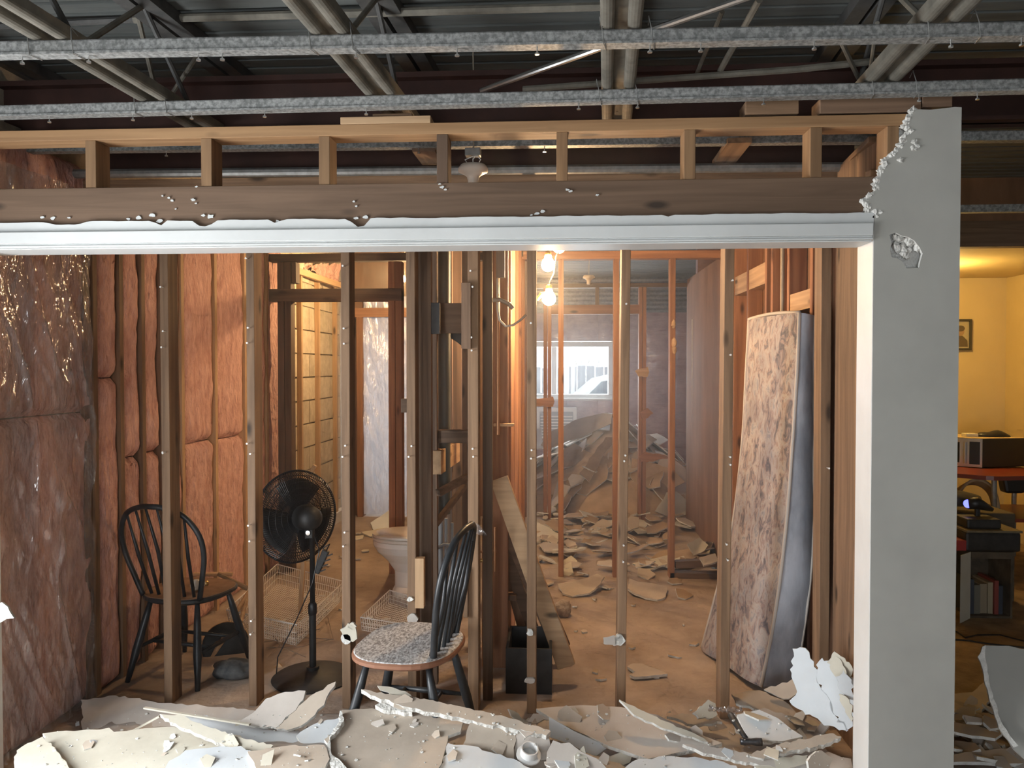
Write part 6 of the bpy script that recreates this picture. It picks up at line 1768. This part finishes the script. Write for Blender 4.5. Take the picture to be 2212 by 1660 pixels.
# bathroom floor debris at the film
pf_('white sheet scrap under the crinkled film', [(800, 1130), (845, 1100), (858, 1105), (850, 1140), (808, 1148)], z0(830, 1125, 0.06), (0.0, -0.4, 1), WH)
pf_('curled pale strip on the floor behind the toilet', [(780, 1150), (835, 1140), (850, 1147), (800, 1160)], z0(815, 1150, 0.03), (0.0, -0.2, 1), CR)
rnd = random.Random(44)
for k in range(26):
    x, y = rnd.uniform(-1.95, -0.8), rnd.uniform(5.65, 7.5)
    chunk(rnd, (x, y, 0.015), (rnd.gauss(0, 0.1), rnd.gauss(0, 0.1), 1), rnd.uniform(0.02, 0.07), 0.01, (rnd.choice(['cream', 'paper']), 'gyp'), 'small plaster scrap on the floor beyond the doorway framing', 'scraps beyond the doorway', 'plaster_flake')

# ---- right of the column: big leaning sheet and broken pieces
def rg(label, px, ref, n=UP, mat=PA, th=0.013, **k):
    return slab('drywall_chunk', label, px, ref, n, th, mat, 'drywall', 'broken drywall right of the column', **k)
rg('large grey white sheet leaning at the picture edge right of the column', [(2128, 1395), (2160, 1396), (2230, 1406), (2250, 1650), (2212, 1640), (2190, 1620), (2165, 1580), (2150, 1540), (2140, 1510), (2133, 1470), (2120, 1425)], (2180, 1500, 2.75), (-0.25, -1.0, 0.45), ('wallpaint', 'gyp'), step=0.03, amp=0.005)
rg('white torn strip along the leaning sheet edge', [(2122, 1398), (2130, 1394), (2128, 1420), (2136, 1460), (2146, 1510), (2166, 1566), (2200, 1612), (2190, 1616), (2158, 1575), (2138, 1515), (2126, 1460), (2112, 1420)], (2150, 1500, 2.72), (-0.25, -1.0, 0.45), ('gyp', 'gyp'), 0.012, step=0.015, amp=0.003)
rg('tan flat sheet on the carpet edge behind the leaning sheet', [(2060, 1500), (2100, 1496), (2125, 1475), (2140, 1512), (2120, 1540), (2060, 1540)], z0(2095, 1515, 0.03), UP, PA)
rg('brown broken sheet nearest the column base', [(2058, 1560), (2110, 1568), (2165, 1585), (2150, 1596), (2100, 1590), (2056, 1580)], z0(2105, 1578, 0.07), (0, -0.2, 1), ('brownpaper', 'gyp'))
rg('small grey broken scrap on the brown sheet right of the column', [(2080, 1545), (2120, 1552), (2122, 1562), (2090, 1560)], z0(2100, 1555, 0.10), (0.1, -0.4, 1), GY)
rg('brown shard leaning on the big leaning sheet', [(2125, 1545), (2150, 1555), (2170, 1572), (2140, 1575), (2124, 1560)], z0(2145, 1562, 0.12), (0.1, -0.5, 1), ('brownpaper', 'gyp'))
rg('long tan board along the bottom edge right of the column', [(2052, 1632), (2130, 1622), (2180, 1618), (2240, 1630), (2240, 1650), (2052, 1648)], z0(2130, 1635, 0.03), (0, -0.15, 1), PA)
rnd = random.Random(45)
for k in range(40):
    c = atz(rnd.uniform(2065, 2230), rnd.uniform(1520, 1650), 0.03)
    chunk(rnd, c, (rnd.gauss(0, 0.3), rnd.gauss(-0.2, 0.2), 1), rnd.uniform(0.03, 0.09), 0.012, (rnd.choice(['brownpaper', 'paper', 'paper_grey']), 'gyp'), 'small broken drywall piece on the floor right of the column', 'pieces right of the column', 'drywall_flake')

# ================================================================== added haze volume standing in for the milky lens glare
m, nt, b_ = new_mat('glare_haze_air')
nt.nodes.remove(b_)
vs_ = nt.nodes.new('ShaderNodeVolumeScatter')
vs_.inputs['Color'].default_value = (1, 1, 1, 1)
vs_.inputs['Density'].default_value = 0.024
vs_.inputs['Anisotropy'].default_value = 0.55
lk(nt, vs_.outputs[0], nt.nodes['Material Output'].inputs['Volume'])
mb = MB(); mb.box((-2.05, 2.75, 0.02), (1.9, 10.49, 2.70))
build(mb, 'glare_haze', m, label='thin added haze standing in for lens glare in the stripped rooms', cat='haze', kind='stuff')
